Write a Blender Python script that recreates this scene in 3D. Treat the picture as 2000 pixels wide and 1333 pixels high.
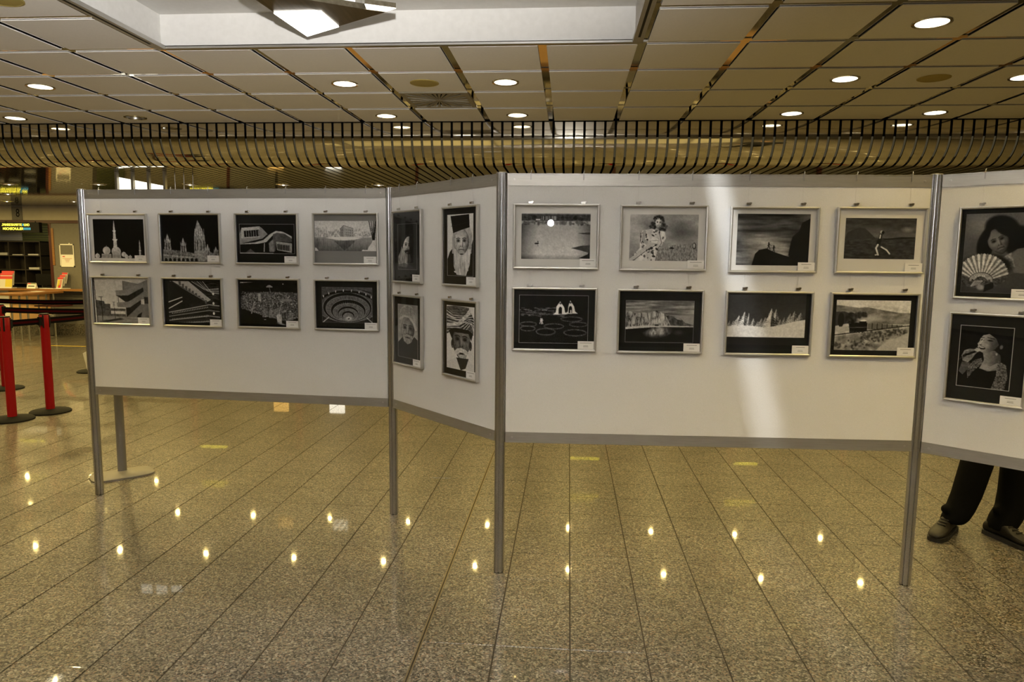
import bpy, math, random
import numpy as np
from mathutils import Vector, Matrix

for o in list(bpy.data.objects):
    bpy.data.objects.remove(o)
SC = bpy.context.scene
COL = SC.collection
R = math.radians

# ------------------------------------------------------------------ camera
FPX, PITCH, ROLL, YAW, CAMZ = 1373.9, R(6.789), R(.571), R(-4.526), 1.5989
cy_, sy_, cp_, sp_ = math.cos(YAW), math.sin(YAW), math.cos(PITCH), math.sin(PITCH)
FW = Vector((sy_*cp_, cy_*cp_, -sp_)); R0 = Vector((cy_, -sy_, 0)); U0 = R0.cross(FW)
RT = math.cos(ROLL)*R0 + math.sin(ROLL)*U0
UP = -math.sin(ROLL)*R0 + math.cos(ROLL)*U0
cam_data = bpy.data.cameras.new('camera')
cam_data.sensor_fit = 'HORIZONTAL'; cam_data.sensor_width = 36.0
cam_data.lens = FPX/2000*36.0; cam_data.clip_start = .05; cam_data.clip_end = 100
cam = bpy.data.objects.new('camera', cam_data); COL.objects.link(cam)
cam.matrix_world = Matrix(((RT.x, UP.x, -FW.x, 0), (RT.y, UP.y, -FW.y, 0), (RT.z, UP.z, -FW.z, CAMZ), (0, 0, 0, 1)))
SC.camera = cam

# ------------------------------------------------------------------ world, exposure, camera flash
SC.view_settings.view_transform = 'Standard'; SC.view_settings.look = 'None'
SC.view_settings.gamma = 1; SC.view_settings.use_curve_mapping = False
SC.view_settings.exposure = 1.42
SC.cycles.max_bounces = 6; SC.cycles.diffuse_bounces = 3; SC.cycles.glossy_bounces = 4; SC.cycles.transparent_max_bounces = 12
SC.cycles.caustics_reflective = False; SC.cycles.caustics_refractive = False
world = bpy.data.worlds.new('world'); SC.world = world; world.use_nodes = True
world.node_tree.nodes['Background'].inputs[0].default_value = (1.0, .82, .45, 1)
world.node_tree.nodes['Background'].inputs[1].default_value = 0.02

def light(name, kind, loc, energy, color, rot=(0, 0, 0), parent=None, **kw):
    d = bpy.data.lights.new(name, kind); d.energy = energy; d.color = color
    for k, v in kw.items(): setattr(d, k, v)
    o = bpy.data.objects.new(name, d); COL.objects.link(o); o.location = loc; o.rotation_euler = rot; o.parent = parent
    return o

FLASH_UP, FLASH_DIRECT = 530.0, 9.0
DOWN_MAIN, DOWN_LOW = 12.0, 3.5
WARM = (1.0, .74, .25)
STREAK = 50.0
# the photographer's flash head, turned up to the ceiling over the camera, with a little direct spill
light('flash_bounce', 'SPOT', (.03, -.08, 1.93), FLASH_UP, (.985, .965, .95), (R(180-31), 0, R(44)), spot_size=R(132), spot_blend=.6, shadow_soft_size=.03)
light('flash_direct', 'POINT', (.03, -.02, 1.93), FLASH_DIRECT, (1, .97, .97), shadow_soft_size=.03)

# ------------------------------------------------------------------ mesh helpers
class MB:
    def __init__(s): s.v = []; s.f = []; s.m = []
    def add(s, vs, fs, mi=0):
        n = len(s.v); s.v += [tuple(v) for v in vs]
        for f in fs: s.f.append(tuple(i+n for i in f)); s.m.append(mi)
        return s
    def box(s, x0, x1, y0, y1, z0, z1, mi=0):
        vs = [(x, y, z) for z in (z0, z1) for y in (y0, y1) for x in (x0, x1)]
        return s.add(vs, [(0, 2, 3, 1), (4, 5, 7, 6), (0, 1, 5, 4), (2, 6, 7, 3), (0, 4, 6, 2), (1, 3, 7, 5)], mi)
    def cbox(s, x0, x1, y0, y1, z0, z1, c, mi=0):
        """box with chamfered vertical edges on the top (c) - bevelled slab"""
        vs = [(x0, y0, z0), (x1, y0, z0), (x1, y1, z0), (x0, y1, z0), (x0, y0, z1-c), (x1, y0, z1-c), (x1, y1, z1-c), (x0, y1, z1-c),
              (x0+c, y0+c, z1), (x1-c, y0+c, z1), (x1-c, y1-c, z1), (x0+c, y1-c, z1)]
        fs = [(3, 2, 1, 0), (8, 9, 10, 11)]
        for a in range(4):
            b = (a+1) % 4; fs += [(a, b, b+4, a+4), (a+4, b+4, b+8, a+8)]
        return s.add(vs, fs, mi)
    def rings(s, rs, cap=True, mi=0):
        n = len(rs[0]); vs = [p for r in rs for p in r]; fs = []
        for k in range(len(rs)-1):
            for i in range(n):
                j = (i+1) % n; fs.append((k*n+i, k*n+j, (k+1)*n+j, (k+1)*n+i))
        if cap: fs += [tuple(range(n))[::-1], tuple(range((len(rs)-1)*n, len(rs)*n))]
        return s.add(vs, fs, mi)
    def lathe(s, prof, cx=0, cy=0, n=24, cap=True, mi=0):
        rs = [[(cx+r*math.cos(2*math.pi*i/n), cy+r*math.sin(2*math.pi*i/n), z) for i in range(n)] for r, z in prof]
        return s.rings(rs, cap, mi)
    def tube(s, a, b, r, n=8, r2=None, mi=0):
        a, b = Vector(a), Vector(b); d = (b-a).normalized()
        u = d.cross(Vector((0, 0, 1)) if abs(d.z) < .9 else Vector((1, 0, 0))).normalized(); w = d.cross(u)
        rs = []
        for p, q in ((a, r), (b, r if r2 is None else r2)):
            rs.append([p+q*(math.cos(2*math.pi*i/n)*u+math.sin(2*math.pi*i/n)*w) for i in range(n)])
        return s.rings(rs, True, mi)
    def prism(s, pts, z0, z1, mi=0):
        return s.rings([[(x, y, z0) for x, y in pts], [(x, y, z1) for x, y in pts]], True, mi)
    def build(s, name, mat, parent=None, smooth=False, loc=None):
        me = bpy.data.meshes.new(name); me.from_pydata(s.v, [], s.f)
        for m in (mat if isinstance(mat, (list, tuple)) else [mat]): me.materials.append(m)
        if any(s.m): me.polygons.foreach_set('material_index', s.m)
        me.validate(); me.update()
        import bmesh
        bm = bmesh.new(); bm.from_mesh(me); bmesh.ops.recalc_face_normals(bm, faces=bm.faces); bm.to_mesh(me); bm.free()
        if smooth:
            me.polygons.foreach_set('use_smooth', [True]*len(me.polygons))
            try: me.set_sharp_from_angle(angle=R(35))
            except Exception: pass
        o = bpy.data.objects.new(name, me); COL.objects.link(o); o.parent = parent
        if loc: o.location = loc
        return o

def tag(o, label=None, cat=None, group=None, kind=None):
    if label: o['label'] = label
    if cat: o['category'] = cat
    if group: o['group'] = group
    if kind: o['kind'] = kind
    return o
def empty(name, loc, rz=0, label=None, cat=None, group=None, kind=None):
    o = bpy.data.objects.new(name, None); COL.objects.link(o); o.location = loc; o.rotation_euler = (0, 0, rz)
    o.empty_display_size = .1
    return tag(o, label, cat, group, kind)
def inst(src, parent, loc=None, rz=None):
    c = src.copy(); COL.objects.link(c); c.parent = parent
    if loc is not None: c.location = loc
    if rz is not None: c.rotation_euler = (0, 0, rz)
    return c
def copy_tree(o, parent=None):
    c = inst(o, parent)
    for ch in list(o.children): copy_tree(ch, c)
    return c
def project(x, y, z):
    d = Vector((x, y, z-CAMZ)); w = d.dot(FW)
    if w < .1: return None
    return 1000+FPX*d.dot(RT)/w, 666.5-FPX*d.dot(UP)/w

# ------------------------------------------------------------------ materials
def mat(name, color, rough=.5, metal=0., **kw):
    m = bpy.data.materials.new(name); m.use_nodes = True; b = m.node_tree.nodes['Principled BSDF']
    b.inputs['Base Color'].default_value = (*color, 1); b.inputs['Roughness'].default_value = rough; b.inputs['Metallic'].default_value = metal
    for k, v in kw.items(): b.inputs[k.replace('_', ' ')].default_value = v
    return m
def nodes(m): return m.node_tree.nodes, m.node_tree.links, m.node_tree.nodes['Principled BSDF']
def emis(name, color, strength, base=(.02, .02, .02)):
    m = mat(name, base, .4); b = m.node_tree.nodes['Principled BSDF']
    b.inputs['Emission Color'].default_value = (*color, 1); b.inputs['Emission Strength'].default_value = strength
    return m
def add_noise(m, scale, c0, c1, bump=0., detail=4, stretch=(1, 1, 1), coord='pos'):
    n, l, b = nodes(m)
    g = n.new('ShaderNodeNewGeometry') if coord == 'pos' else n.new('ShaderNodeTexCoord')
    mp = n.new('ShaderNodeMapping'); mp.inputs['Scale'].default_value = stretch
    l.new(g.outputs['Position' if coord == 'pos' else 'Object'], mp.inputs[0])
    t = n.new('ShaderNodeTexNoise'); t.inputs['Scale'].default_value = scale; t.inputs['Detail'].default_value = detail
    l.new(mp.outputs[0], t.inputs['Vector'])
    r = n.new('ShaderNodeValToRGB'); r.color_ramp.elements[0].color = (*c0, 1); r.color_ramp.elements[1].color = (*c1, 1)
    r.color_ramp.elements[0].position = .3; r.color_ramp.elements[1].position = .7
    l.new(t.outputs['Fac'], r.inputs[0]); l.new(r.outputs[0], b.inputs['Base Color'])
    if bump:
        bp = n.new('ShaderNodeBump'); bp.inputs['Strength'].default_value = bump; bp.inputs['Distance'].default_value = .002
        l.new(t.outputs['Fac'], bp.inputs['Height']); l.new(bp.outputs[0], b.inputs['Normal'])
    return m

def granite(name, rough, coat=0.):
    m = mat(name, (.3, .27, .22), rough, 0, Specular_IOR_Level=.3, Coat_Weight=coat, Coat_Roughness=.03, Coat_IOR=1.5); n, l, b = nodes(m)
    g = n.new('ShaderNodeNewGeometry')
    def vor(scale):
        v = n.new('ShaderNodeTexVoronoi'); v.inputs['Scale'].default_value = scale; v.inputs['Randomness'].default_value = 1
        w = n.new('ShaderNodeTexNoise'); w.inputs['Scale'].default_value = scale*.7; l.new(g.outputs['Position'], w.inputs['Vector'])
        mx = n.new('ShaderNodeVectorMath'); mx.operation = 'MULTIPLY_ADD'; mx.inputs[1].default_value = (.006,)*3
        l.new(w.outputs['Color'], mx.inputs[0]); l.new(g.outputs['Position'], mx.inputs[2]); l.new(mx.outputs[0], v.inputs['Vector'])
        return v
    v = vor(150); s = n.new('ShaderNodeSeparateColor'); l.new(v.outputs['Color'], s.inputs[0])
    r = n.new('ShaderNodeValToRGB'); cr = r.color_ramp; cr.interpolation = 'CONSTANT'
    cols = [(0, (.03, .028, .024)), (.20, (.10, .092, .078)), (.42, (.215, .195, .158)), (.64, (.32, .295, .24)), (.82, (.35, .25, .18)), (.92, (.52, .49, .43))]
    cr.elements[0].position = 0; cr.elements[0].color = (*cols[0][1], 1); cr.elements[1].position = cols[1][0]; cr.elements[1].color = (*cols[1][1], 1)
    for p, c in cols[2:]:
        e = cr.elements.new(p); e.color = (*c, 1)
    l.new(s.outputs[0], r.inputs[0])
    t = n.new('ShaderNodeTexNoise'); t.inputs['Scale'].default_value = 2.2; t.inputs['Detail'].default_value = 6; l.new(g.outputs['Position'], t.inputs['Vector'])
    mr = n.new('ShaderNodeMapRange'); mr.inputs[1].default_value = .3; mr.inputs[2].default_value = .7; mr.inputs[3].default_value = .39; mr.inputs[4].default_value = .53
    l.new(t.outputs['Fac'], mr.inputs[0])
    mul = n.new('ShaderNodeMix'); mul.data_type = 'RGBA'; mul.blend_type = 'MULTIPLY'; mul.inputs[0].default_value = 1
    l.new(r.outputs[0], mul.inputs[6]); l.new(mr.outputs[0], mul.inputs[7]); l.new(mul.outputs[2], b.inputs['Base Color'])
    t2 = n.new('ShaderNodeTexNoise'); t2.inputs['Scale'].default_value = 9; t2.inputs['Detail'].default_value = 2; l.new(g.outputs['Position'], t2.inputs['Vector'])
    bp = n.new('ShaderNodeBump'); bp.inputs['Strength'].default_value = .03; bp.inputs['Distance'].default_value = .003
    l.new(t2.outputs['Fac'], bp.inputs['Height']); l.new(bp.outputs[0], b.inputs['Normal']); l.new(bp.outputs[0], b.inputs['Coat Normal'])
    return m

M = {}
M['granite'] = granite('polished_granite', .38, .5)
M['granite_wall'] = granite('granite_plinth', .35)
M['grout'] = mat('grout', (.028, .022, .014), .9)
M['joint'] = mat('worn_brass_joint', (.14, .11, .06), .5, .6)
M['tile'] = add_noise(mat('ceiling_panel_paint', (.76, .74, .69), .55), 90, (.75, .725, .675), (.79, .765, .71), .15)
M['mirror'] = mat('mirror_strip', (.80, .77, .70), .04, 1)
M['slat'] = add_noise(mat('polished_slat', (.72, .68, .58), .065, 1), 3, (.70, .66, .55), (.76, .72, .62), .05)
M['void'] = mat('ceiling_void', (.006, .006, .006), .95, 0, Specular_IOR_Level=0.)
M['white_wall'] = add_noise(mat('white_plaster', (.6, .585, .55), .7), 30, (.58, .565, .53), (.62, .605, .57), .1)
M['beige_wall'] = add_noise(mat('beige_wall_paint', (.42, .38, .29), .6), 8, (.40, .36, .27), (.44, .40, .31), .05)
M['grey_wall'] = add_noise(mat('grey_wall_panel', (.13, .125, .11), .6), 20, (.125, .118, .102), (.14, .132, .118), .05)
M['dark_red'] = mat('dark_red_trim', (.05, .008, .006), .4)
M['alu'] = mat('anodised_aluminium', (.62, .62, .62), .24, 1)
M['rail'] = add_noise(mat('rail_aluminium', (.42, .405, .37), .4, .75), 40, (.40, .385, .35), (.45, .435, .40), .03, stretch=(.3, .3, 6))
M['frame'] = mat('frame_aluminium', (.62, .605, .565), .36, .85)
M['board'] = add_noise(mat('display_fabric', (.74, .73, .70), .85), 380, (.70, .69, .665), (.765, .755, .73), .25, 2)
M['standmetal'] = mat('grey_powder_coat', (.20, .19, .17), .5, .3)
M['chrome'] = mat('chrome', (.75, .74, .72), .1, 1)
M['steel'] = mat('brushed_steel', (.5, .49, .46), .3, 1)
M['black'] = mat('black_plastic', (.006, .006, .006), .5, 0, Specular_IOR_Level=.2)
M['rubber'] = mat('black_rubber', (.007, .007, .0065), .8, 0, Specular_IOR_Level=.15)
M['red'] = mat('red_lacquer', (.24, .003, .005), .4, 0, Specular_IOR_Level=.25)
M['belt'] = mat('belt_black', (.004, .0035, .0035), .9, 0, Specular_IOR_Level=.05)
M['belt_red'] = mat('belt_red_stripe', (.035, .002, .003), .9, 0, Specular_IOR_Level=.05)
M['wood'] = add_noise(mat('orange_wood', (.25, .12, .04), .35), 5, (.21, .095, .03), (.29, .14, .048), .05, stretch=(1, 14, 14))
M['orange_panel'] = add_noise(mat('orange_laminate', (.50, .30, .14), .5), 6, (.47, .28, .13), (.53, .32, .15))
M['white'] = mat('white_plastic', (.78, .77, .73), .45)
M['paper'] = mat('white_paper', (.76, .75, .73), .8)
M['ink'] = mat('printed_ink', (.008, .008, .008), .9, 0, Specular_IOR_Level=.1)
M['mat_white'] = mat('white_mount_board', (.74, .725, .685), .85, 0, Specular_IOR_Level=.1)
M['mat_black'] = mat('black_mount_board', (.011, .011, .011), .75, 0, Specular_IOR_Level=.1)
M['mat_grey'] = mat('grey_mount_board', (.24, .235, .225), .8, 0, Specular_IOR_Level=.1)
M['nylon'] = mat('clear_nylon', (.8, .8, .78), .25, 0, Transmission_Weight=.6)
M['thread'] = mat('white_nylon_thread', (.62, .61, .58), .5)
M['clip'] = mat('nickel_clip', (.55, .53, .48), .25, 1)
M['speaker'] = add_noise(mat('yellowed_speaker_grille', (.36, .28, .075), .6), 500, (.31, .24, .06), (.40, .315, .09), .3)
M['vent'] = mat('vent_metal', (.29, .26, .19), .45, .3)
M['yellow'] = mat('yellow_tape', (.6, .42, .02), .5)
M['shelf'] = mat('dark_shelf', (.045, .036, .026), .6)
M['blind'] = mat('green_blind', (.17, .19, .07), .6)
M['trouser'] = add_noise(mat('black_trouser_cloth', (.006, .006, .006), .9, 0, Specular_IOR_Level=.1), 300, (.002, .002, .002), (.004, .004, .004), .2)
M['leather'] = add_noise(mat('dark_brown_leather', (.012, .009, .006), .5, 0, Specular_IOR_Level=.3), 60, (.006, .0045, .003), (.010, .0075, .005), .15)
M['sole'] = mat('shoe_sole', (.008, .007, .006), .7)
M['skin'] = mat('skin', (.55, .34, .25), .5)
M['hair'] = mat('hair', (.05, .035, .025), .6)
M['jacket'] = mat('dark_jacket', (.02, .02, .024), .9)
M['lampmetal'] = add_noise(mat('lamp_bronze_metal', (.13, .11, .075), .3, .85), 45, (.10, .085, .055), (.17, .145, .10), .05, stretch=(1, .06, 1))
M['lit'] = emis('lit_diffuser', (1, .97, .90), 5.0, (.8, .8, .8))
M['lit_soft'] = emis('soft_lit_diffuser', (1, .92, .72), .75, (.7, .68, .6))
M['bulb'] = emis('downlight_bulb', (1, .9, .68), 9.0, (.8, .8, .8))
M['bulb_low'] = emis('low_downlight_bulb', (1, .9, .66), 1.2, (.8, .8, .8))
M['reflector'] = emis('glowing_reflector', (1, .95, .82), .15, (.85, .84, .80))  # faint emission stands in for the bulb's light on the dish
M['led'] = emis('led_yellow', (1.0, .82, .06), 1.7)
M['led_teal'] = emis('led_teal', (.02, .30, .36), .45)
M['boxlit'] = emis('lit_white_panel', (1, .96, .80), .8, (.8, .8, .8))
M['screen'] = emis('lit_screen', (1, .95, .8), 1.6)
M['screen_orange'] = emis('lit_orange_screen', (1, .55, .12), .9)
for nm, c in dict(cov_red=(.55, .03, .03), cov_blue=(.10, .14, .30), cov_yellow=(.62, .50, .05), cov_white=(.6, .58, .52), cov_pink=(.5, .22, .18)).items():
    M[nm] = mat('brochure_'+nm[4:], c, .35)

for k_ in ('bulb', 'bulb_low', 'reflector', 'led', 'led_teal', 'screen', 'screen_orange'):
    M[k_].cycles.emission_sampling = 'NONE'
def glass_mat():
    m = bpy.data.materials.new('picture_glass'); m.use_nodes = True; n, l = m.node_tree.nodes, m.node_tree.links
    n.remove(n['Principled BSDF']); out = n['Material Output']
    tr = n.new('ShaderNodeBsdfTransparent'); gl = n.new('ShaderNodeBsdfGlossy'); gl.inputs['Roughness'].default_value = .012
    fr = n.new('ShaderNodeFresnel'); ge = n.new('ShaderNodeNewGeometry'); ir = n.new('ShaderNodeMapRange'); ir.inputs[3].default_value = 1.3; ir.inputs[4].default_value = 1/1.3; l.new(ge.outputs['Backfacing'], ir.inputs[0]); l.new(ir.outputs[0], fr.inputs['IOR']); mx = n.new('ShaderNodeMixShader')
    l.new(fr.outputs[0], mx.inputs[0]); l.new(tr.outputs[0], mx.inputs[1]); l.new(gl.outputs[0], mx.inputs[2]); l.new(mx.outputs[0], out.inputs[0])
    return m
M['glass'] = glass_mat()
def print_mat():
    m = mat('photographic_print', (.5, .5, .5), .6, 0, Specular_IOR_Level=.12); n, l, b = nodes(m)
    a = n.new('ShaderNodeVertexColor'); a.layer_name = 'print'; l.new(a.outputs['Color'], b.inputs['Base Color'])
    return m
M['print'] = print_mat()

# ------------------------------------------------------------------ the hall
ZC, CS, CX0, CY0 = 2.882, .6052, -.7935, 4.4449          # main ceiling
FS, FX0, FY0 = .3103, .0355, 4.2829                        # floor tiles
ZL, YB, YW = 2.49, CY0+4*CS, 13.0                          # slatted ceiling, bulkhead, ticket wall
XL, XR, YN = -15.0, 8.5, -6.5

# floor
floor = MB().box(XL, XR, YN, YW+2.1, -.12, -.0025).build('floor', M['grout']); tag(floor, kind='structure')
i0, i1 = int((XL-FX0)/FS), int((XR-FX0)/FS)-1
j0, j1 = int((FY0-YW)/FS), int((FY0-YN)/FS)-1
tiles = []
for i in range(i0, i1):
    for j in range(j0, j1):
        x, y = FX0+(i+.5)*FS, FY0-(j+.5)*FS
        q = project(x, y, 0)
        vis = q is not None and -40 < q[0] < 2040 and 600 < q[1] < 1390
        tiles.append((0 if vis else 1, y if vis else 99, x, y))
tiles.sort()
a, b = FS/2-.0029, FS/2-.0010
tile_mesh = MB().cbox(-a, a, -b, b, -.02, 0, .0012).build('floor_tile', M['granite'], floor)
tile_mesh.location = (tiles[0][2], tiles[0][3], 0)
for k, (_, _, x, y) in enumerate(tiles[1:300]):
    inst(tile_mesh, floor, (x, y, 0))
mb = MB()
for _, _, x, y in tiles[300:]:
    mb.add([(x-a, y-b, -.02), (x+a, y-b, -.02), (x+a, y+b, -.02), (x-a, y+b, -.02), (x-a, y-b, 0), (x+a, y-b, 0), (x+a, y+b, 0), (x-a, y+b, 0)],
           [(4, 5, 6, 7), (0, 1, 5, 4), (1, 2, 6, 5), (2, 3, 7, 6), (3, 0, 4, 7)])
tag(mb.build('floor_tiles_beyond', M['granite'], floor), kind='stuff')
xj = FX0-2*FS
ej = MB().box(xj-.009, xj-.003, YN, YW, -.02, .0006).box(xj+.003, xj+.009, YN, YW, -.02, .0004).build('expansion_joint', M['joint'], floor)
MB().box(-9.05, -6.2, 11.39, 11.43, 0, .0008).build('yellow_floor_line', M['yellow'], floor)

# ceiling: panels, mirror strips, recess
ceiling = MB().box(XL, XR, YN, YB+.1, 3.4, 3.5).build('ceiling', M['void']); tag(ceiling, kind='structure')
G = .027                                                   # half the mirror strip
RI0, RI1, RJ0, RJ1 = -3, 2, -5, 0                          # recess in tile indices (columns, rows)
ci0, ci1, cj0 = int((XL-CX0)/CS), int((XR-CX0)/CS)-1, int((YN-CY0)/CS)
lamp_cells, spk_cells, vent_cells = set(), {(-4, -2), (-1, 1), (5, 1)}, {(-1, 2)}
for i in (-19, -15, -10, -8, -6, -2, 0, 4, 6, 9):
    for j in (3, 1, -1, -3, -5, -7, -9, -11, -13):
        if (i, j) not in ((-8, 1),) and not (RI0 <= i < RI1 and RJ0 <= j < RJ1): lamp_cells.add((i, j))
h = CS/2-G; TT = .005; LR = .083
flat_b = MB().cbox(-h, h, -h, h, 0, TT, .002); flat_b.v = [(x, y, TT-z) for x, y, z in flat_b.v]
def holed_tile():
    m = MB(); n = 24; sq, ci = [], []
    for k in range(n):
        t = 2*math.pi*k/n; c, s = math.cos(t), math.sin(t); q = h/max(abs(c), abs(s)); sq.append((q*c, q*s)); ci.append((LR*c, LR*s))
    vs = [(x, y, 0) for x, y in sq]+[(x, y, 0) for x, y in ci]+[(x, y, TT) for x, y in sq]+[(x, y, TT) for x, y in ci]; fs = []
    for k in range(n):
        l = (k+1) % n
        fs += [(k, l, n+l, n+k), (2*n+k, 3*n+k, 3*n+l, 2*n+l), (k, 2*n+k, 2*n+l, l), (n+k, n+l, 3*n+l, 3*n+k)]
    return m.add(vs, fs)
cells = []
for i in range(ci0, ci1+1):
    for j in range(cj0, 4):
        if RI0 <= i < RI1 and RJ0 <= j < RJ1 or (i, j) in vent_cells: continue
        x, y = CX0+(i+.5)*CS, CY0+(j+.5)*CS
        q = project(x, y, ZC); vis = q is not None and -80 < q[0] < 2080 and -60 < q[1] < 300
        cells.append((0 if vis else 1, abs(x)+abs(y), i, j, x, y))
cells.sort()
protoF = protoH = None; mbr = MB(); nn = 0
for vis, _, i, j, x, y in cells:
    hole = (i, j) in lamp_cells
    if vis == 0 and nn < 290:
        nn += 1
        if hole:
            if protoH is None: protoH = o = holed_tile().build('ceiling_panel', M['tile'], ceiling)
            else: o = inst(protoH, ceiling)
        else:
            if protoF is None: protoF = o = flat_b.build('ceiling_panel', M['tile'], ceiling)
            else: o = inst(protoF, ceiling)
        o.location = (x, y, ZC)
    else:
        src = holed_tile() if hole else flat_b
        mbr.add([(a_+x, b_+y, c_+ZC) for a_, b_, c_ in src.v], src.f)
tag(mbr.build('ceiling_panels_beyond', M['tile'], ceiling), kind='stuff')
rx0, rx1, ry0, ry1 = CX0+RI0*CS, CX0+RI1*CS, CY0+RJ0*CS, CY0+RJ1*CS
ZS = ZC+.0065
for i in range(ci0, ci1+2):
    x = CX0+i*CS
    segs = [(YN, ry0-.05), (ry1-.0, YB)] if RI0 < i < RI1 else [(YN, YB)]
    for s0, s1 in segs: MB().box(x-.045, x+.045, s0, s1, ZS+.0045, ZS+.0085).build('mirror_strip', M['mirror'], ceiling)
for j in range(cj0, 4):
    y = CY0+j*CS
    segs = [(XL, rx0), (rx1, XR)] if RJ0 < j < RJ1 else [(XL, XR)]
    for s0, s1 in segs: MB().box(s0, s1, y-.045, y+.045, ZS, ZS+.004).build('mirror_strip', M['mirror'], ceiling)
RZ = 3.085
MB().box(rx0-.03, rx1+.03, ry0-.03, ry1+.03, RZ, RZ+.03).build('recess_top', M['white_wall'], ceiling)
rin = .03
for nm, bx in (('a', (rx0-.03, rx1+.03, ry1-rin, ry1-rin+.02)), ('b', (rx0-.03, rx1+.03, ry0+rin-.02, ry0+rin)), ('c', (rx0+rin-.02, rx0+rin, ry0, ry1)), ('d', (rx1-rin-.02, rx1-rin, ry0, ry1))):
    MB().box(*bx, ZC+.002, RZ).build('recess_wall', M['white_wall'], ceiling)
# metal edge profiles of the recess, the long ones with a black track slot
for bx in ((rx0, rx1, ry1-.045, ry1-.012), (rx0, rx1, ry0+.012, ry0+.045)):
    MB().box(*bx, ZC-.006, ZC+.012).build('recess_edge_profile', M['steel'], ceiling)
for sx in (rx0+.036, rx1-.036):
    e = MB().box(sx-.030, sx+.030, ry0+.045, ry1-.045, ZC-.012, ZC+.012).build('track_profile', M['rail'], ceiling)
    MB().box(sx-.007, sx+.007, ry0+.05, ry1-.16, ZC-.0135, ZC-.0115).build('track_slot', M['black'], e)

# slatted lower ceiling with the rounded bulkhead
soffit = MB().box(XL, XR, YB+.035, YB+.05, ZL+.33, 3.4).box(XL, XR, YB+.035, YB+.35, ZL+.30, ZL+.33).box(XL, XR, YB+.34, YW+2.1, ZL+.03, ZL+.05).build('ceiling_soffit', M['void']); tag(soffit, kind='structure')
PIT, SWD, RAD = .0975, .0375, .28
path = [(YB+.004, ZC-.001), (YB+.004, ZL+RAD)]
for k in range(1, 13):
    t = math.pi/2*k/12; path.append((YB+.004+RAD-RAD*math.cos(t), ZL+RAD-RAD*math.sin(t)))
path.append((YW, ZL))
nrm = []
for k, (y, z) in enumerate(path):
    t = 0 if k < 2 else (math.pi/2 if k >= 13 else math.pi/2*(k-1)/12)
    nrm.append((math.cos(t), math.sin(t)))               # inward (behind the visible face)
mbs = MB(); np_ = len(path)
lip = .012
for (y, z), (ny, nz) in zip(path, nrm):
    mbs.v += [(-SWD, y+ny*lip, z+nz*lip), (-SWD, y, z), (SWD, y, z), (SWD, y+ny*lip, z+nz*lip)]
for k in range(np_-1):
    for q in range(3):
        mbs.f.append((4*k+q, 4*k+q+1, 4*k+4+q+1, 4*k+4+q)); mbs.m.append(0 if q == 1 else 1)
sl = mbs.build('slat', [M['slat'], M['void']], soffit, smooth=True)
xs = [XL+.06+PIT*k for k in range(int((XR-XL-.1)/PIT))]
xs = [x for x in xs if x > -14.9]
sl.location = (xs[0], 0, 0)
for x in xs[1:]: inst(sl, soffit, (x, 0, 0))

# walls (the side and rear ones are seen only as reflections)
for nm, bx in (('wall_left', (XL-.2, XL, YN, YW+2.1, 0, 3.5)), ('wall_right', (XR, XR+.2, YN, YW+2.1, 0, 3.5)), ('wall_rear', (XL, XR, YN-.2, YN, 0, 3.5))):
    tag(MB().box(*bx).build(nm, M['beige_wall']), kind='structure')

# ticket wall: counters every 3.6 m, openings between grey panels
CNT = [-11.35, -7.75, -4.15, -.55, 3.05, 6.65]               # centre of each opening
OW = 1.36                                                    # half width
wt = MB().box(XL, XR, YW, YW+.12, 2.222, 3.4).build('wall_tickets', M['beige_wall']); tag(wt, kind='structure')
MB().box(XL, XR, YW-.02, YW+.12, 2.165, 2.222).build('lintel_trim', M['dark_red'], wt)
edges = [XL]
for c in CNT: edges += [c-OW, c+OW]
edges.append(XR)
for k in range(0, len(edges), 2):
    if edges[k+1] > edges[k]: MB().box(edges[k], edges[k+1], YW, YW+.12, .0, 2.165).build('wall_panel', M['grey_wall'], wt)
for c in CNT:
    MB().box(c-OW, c+OW, YW+.0, YW+.35, .17, .905).build('counter_front', M['grey_wall'] if c != CNT[0] else M['grey_wall'], wt)
    if -12.7 < c-OW: MB().box(c-.5, c+.62, YW-.012, YW+.02, .26, .86).build('front_panel', M['orange_panel'], wt)
MB().box(-10.95, -10.1, YW-.012, YW+.005, .24, .865).build('front_panel', M['orange_panel'], wt)
MB().box(-11.35, -10.95, YW-.012, YW+.02, .24, .865).build('front_panel', M['white'], wt)
MB().box(XL, XR, YW-.04, YW+.0, 0, .22).build('plinth', M['granite_wall'], wt)
ct = MB().box(XL+.01, XR-.01, YW-.21, YW-.045, .868, .908).build('counter_ledge', M['wood'])
tag(ct, 'long orange wood counter ledge along the ticket wall', 'counter')
tag(MB().box(XL, XR, YW+1.9, YW+2.1, 0, 3.4).build('wall_back_office', M['beige_wall']), kind='structure')
# door jambs at the opening edges: dark post and a yellowish wood door edge as in the photograph
for c in CNT:
    MB().box(c+OW-.06, c+OW, YW-.005, YW+.12, .91, 2.165).build('jamb', M['dark_red'], wt)
MB().box(CNT[0]+OW+.002, CNT[0]+OW+.045, YW-.012, YW, 1.36, 2.07).build('door_edge', M['wood'], wt)

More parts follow.
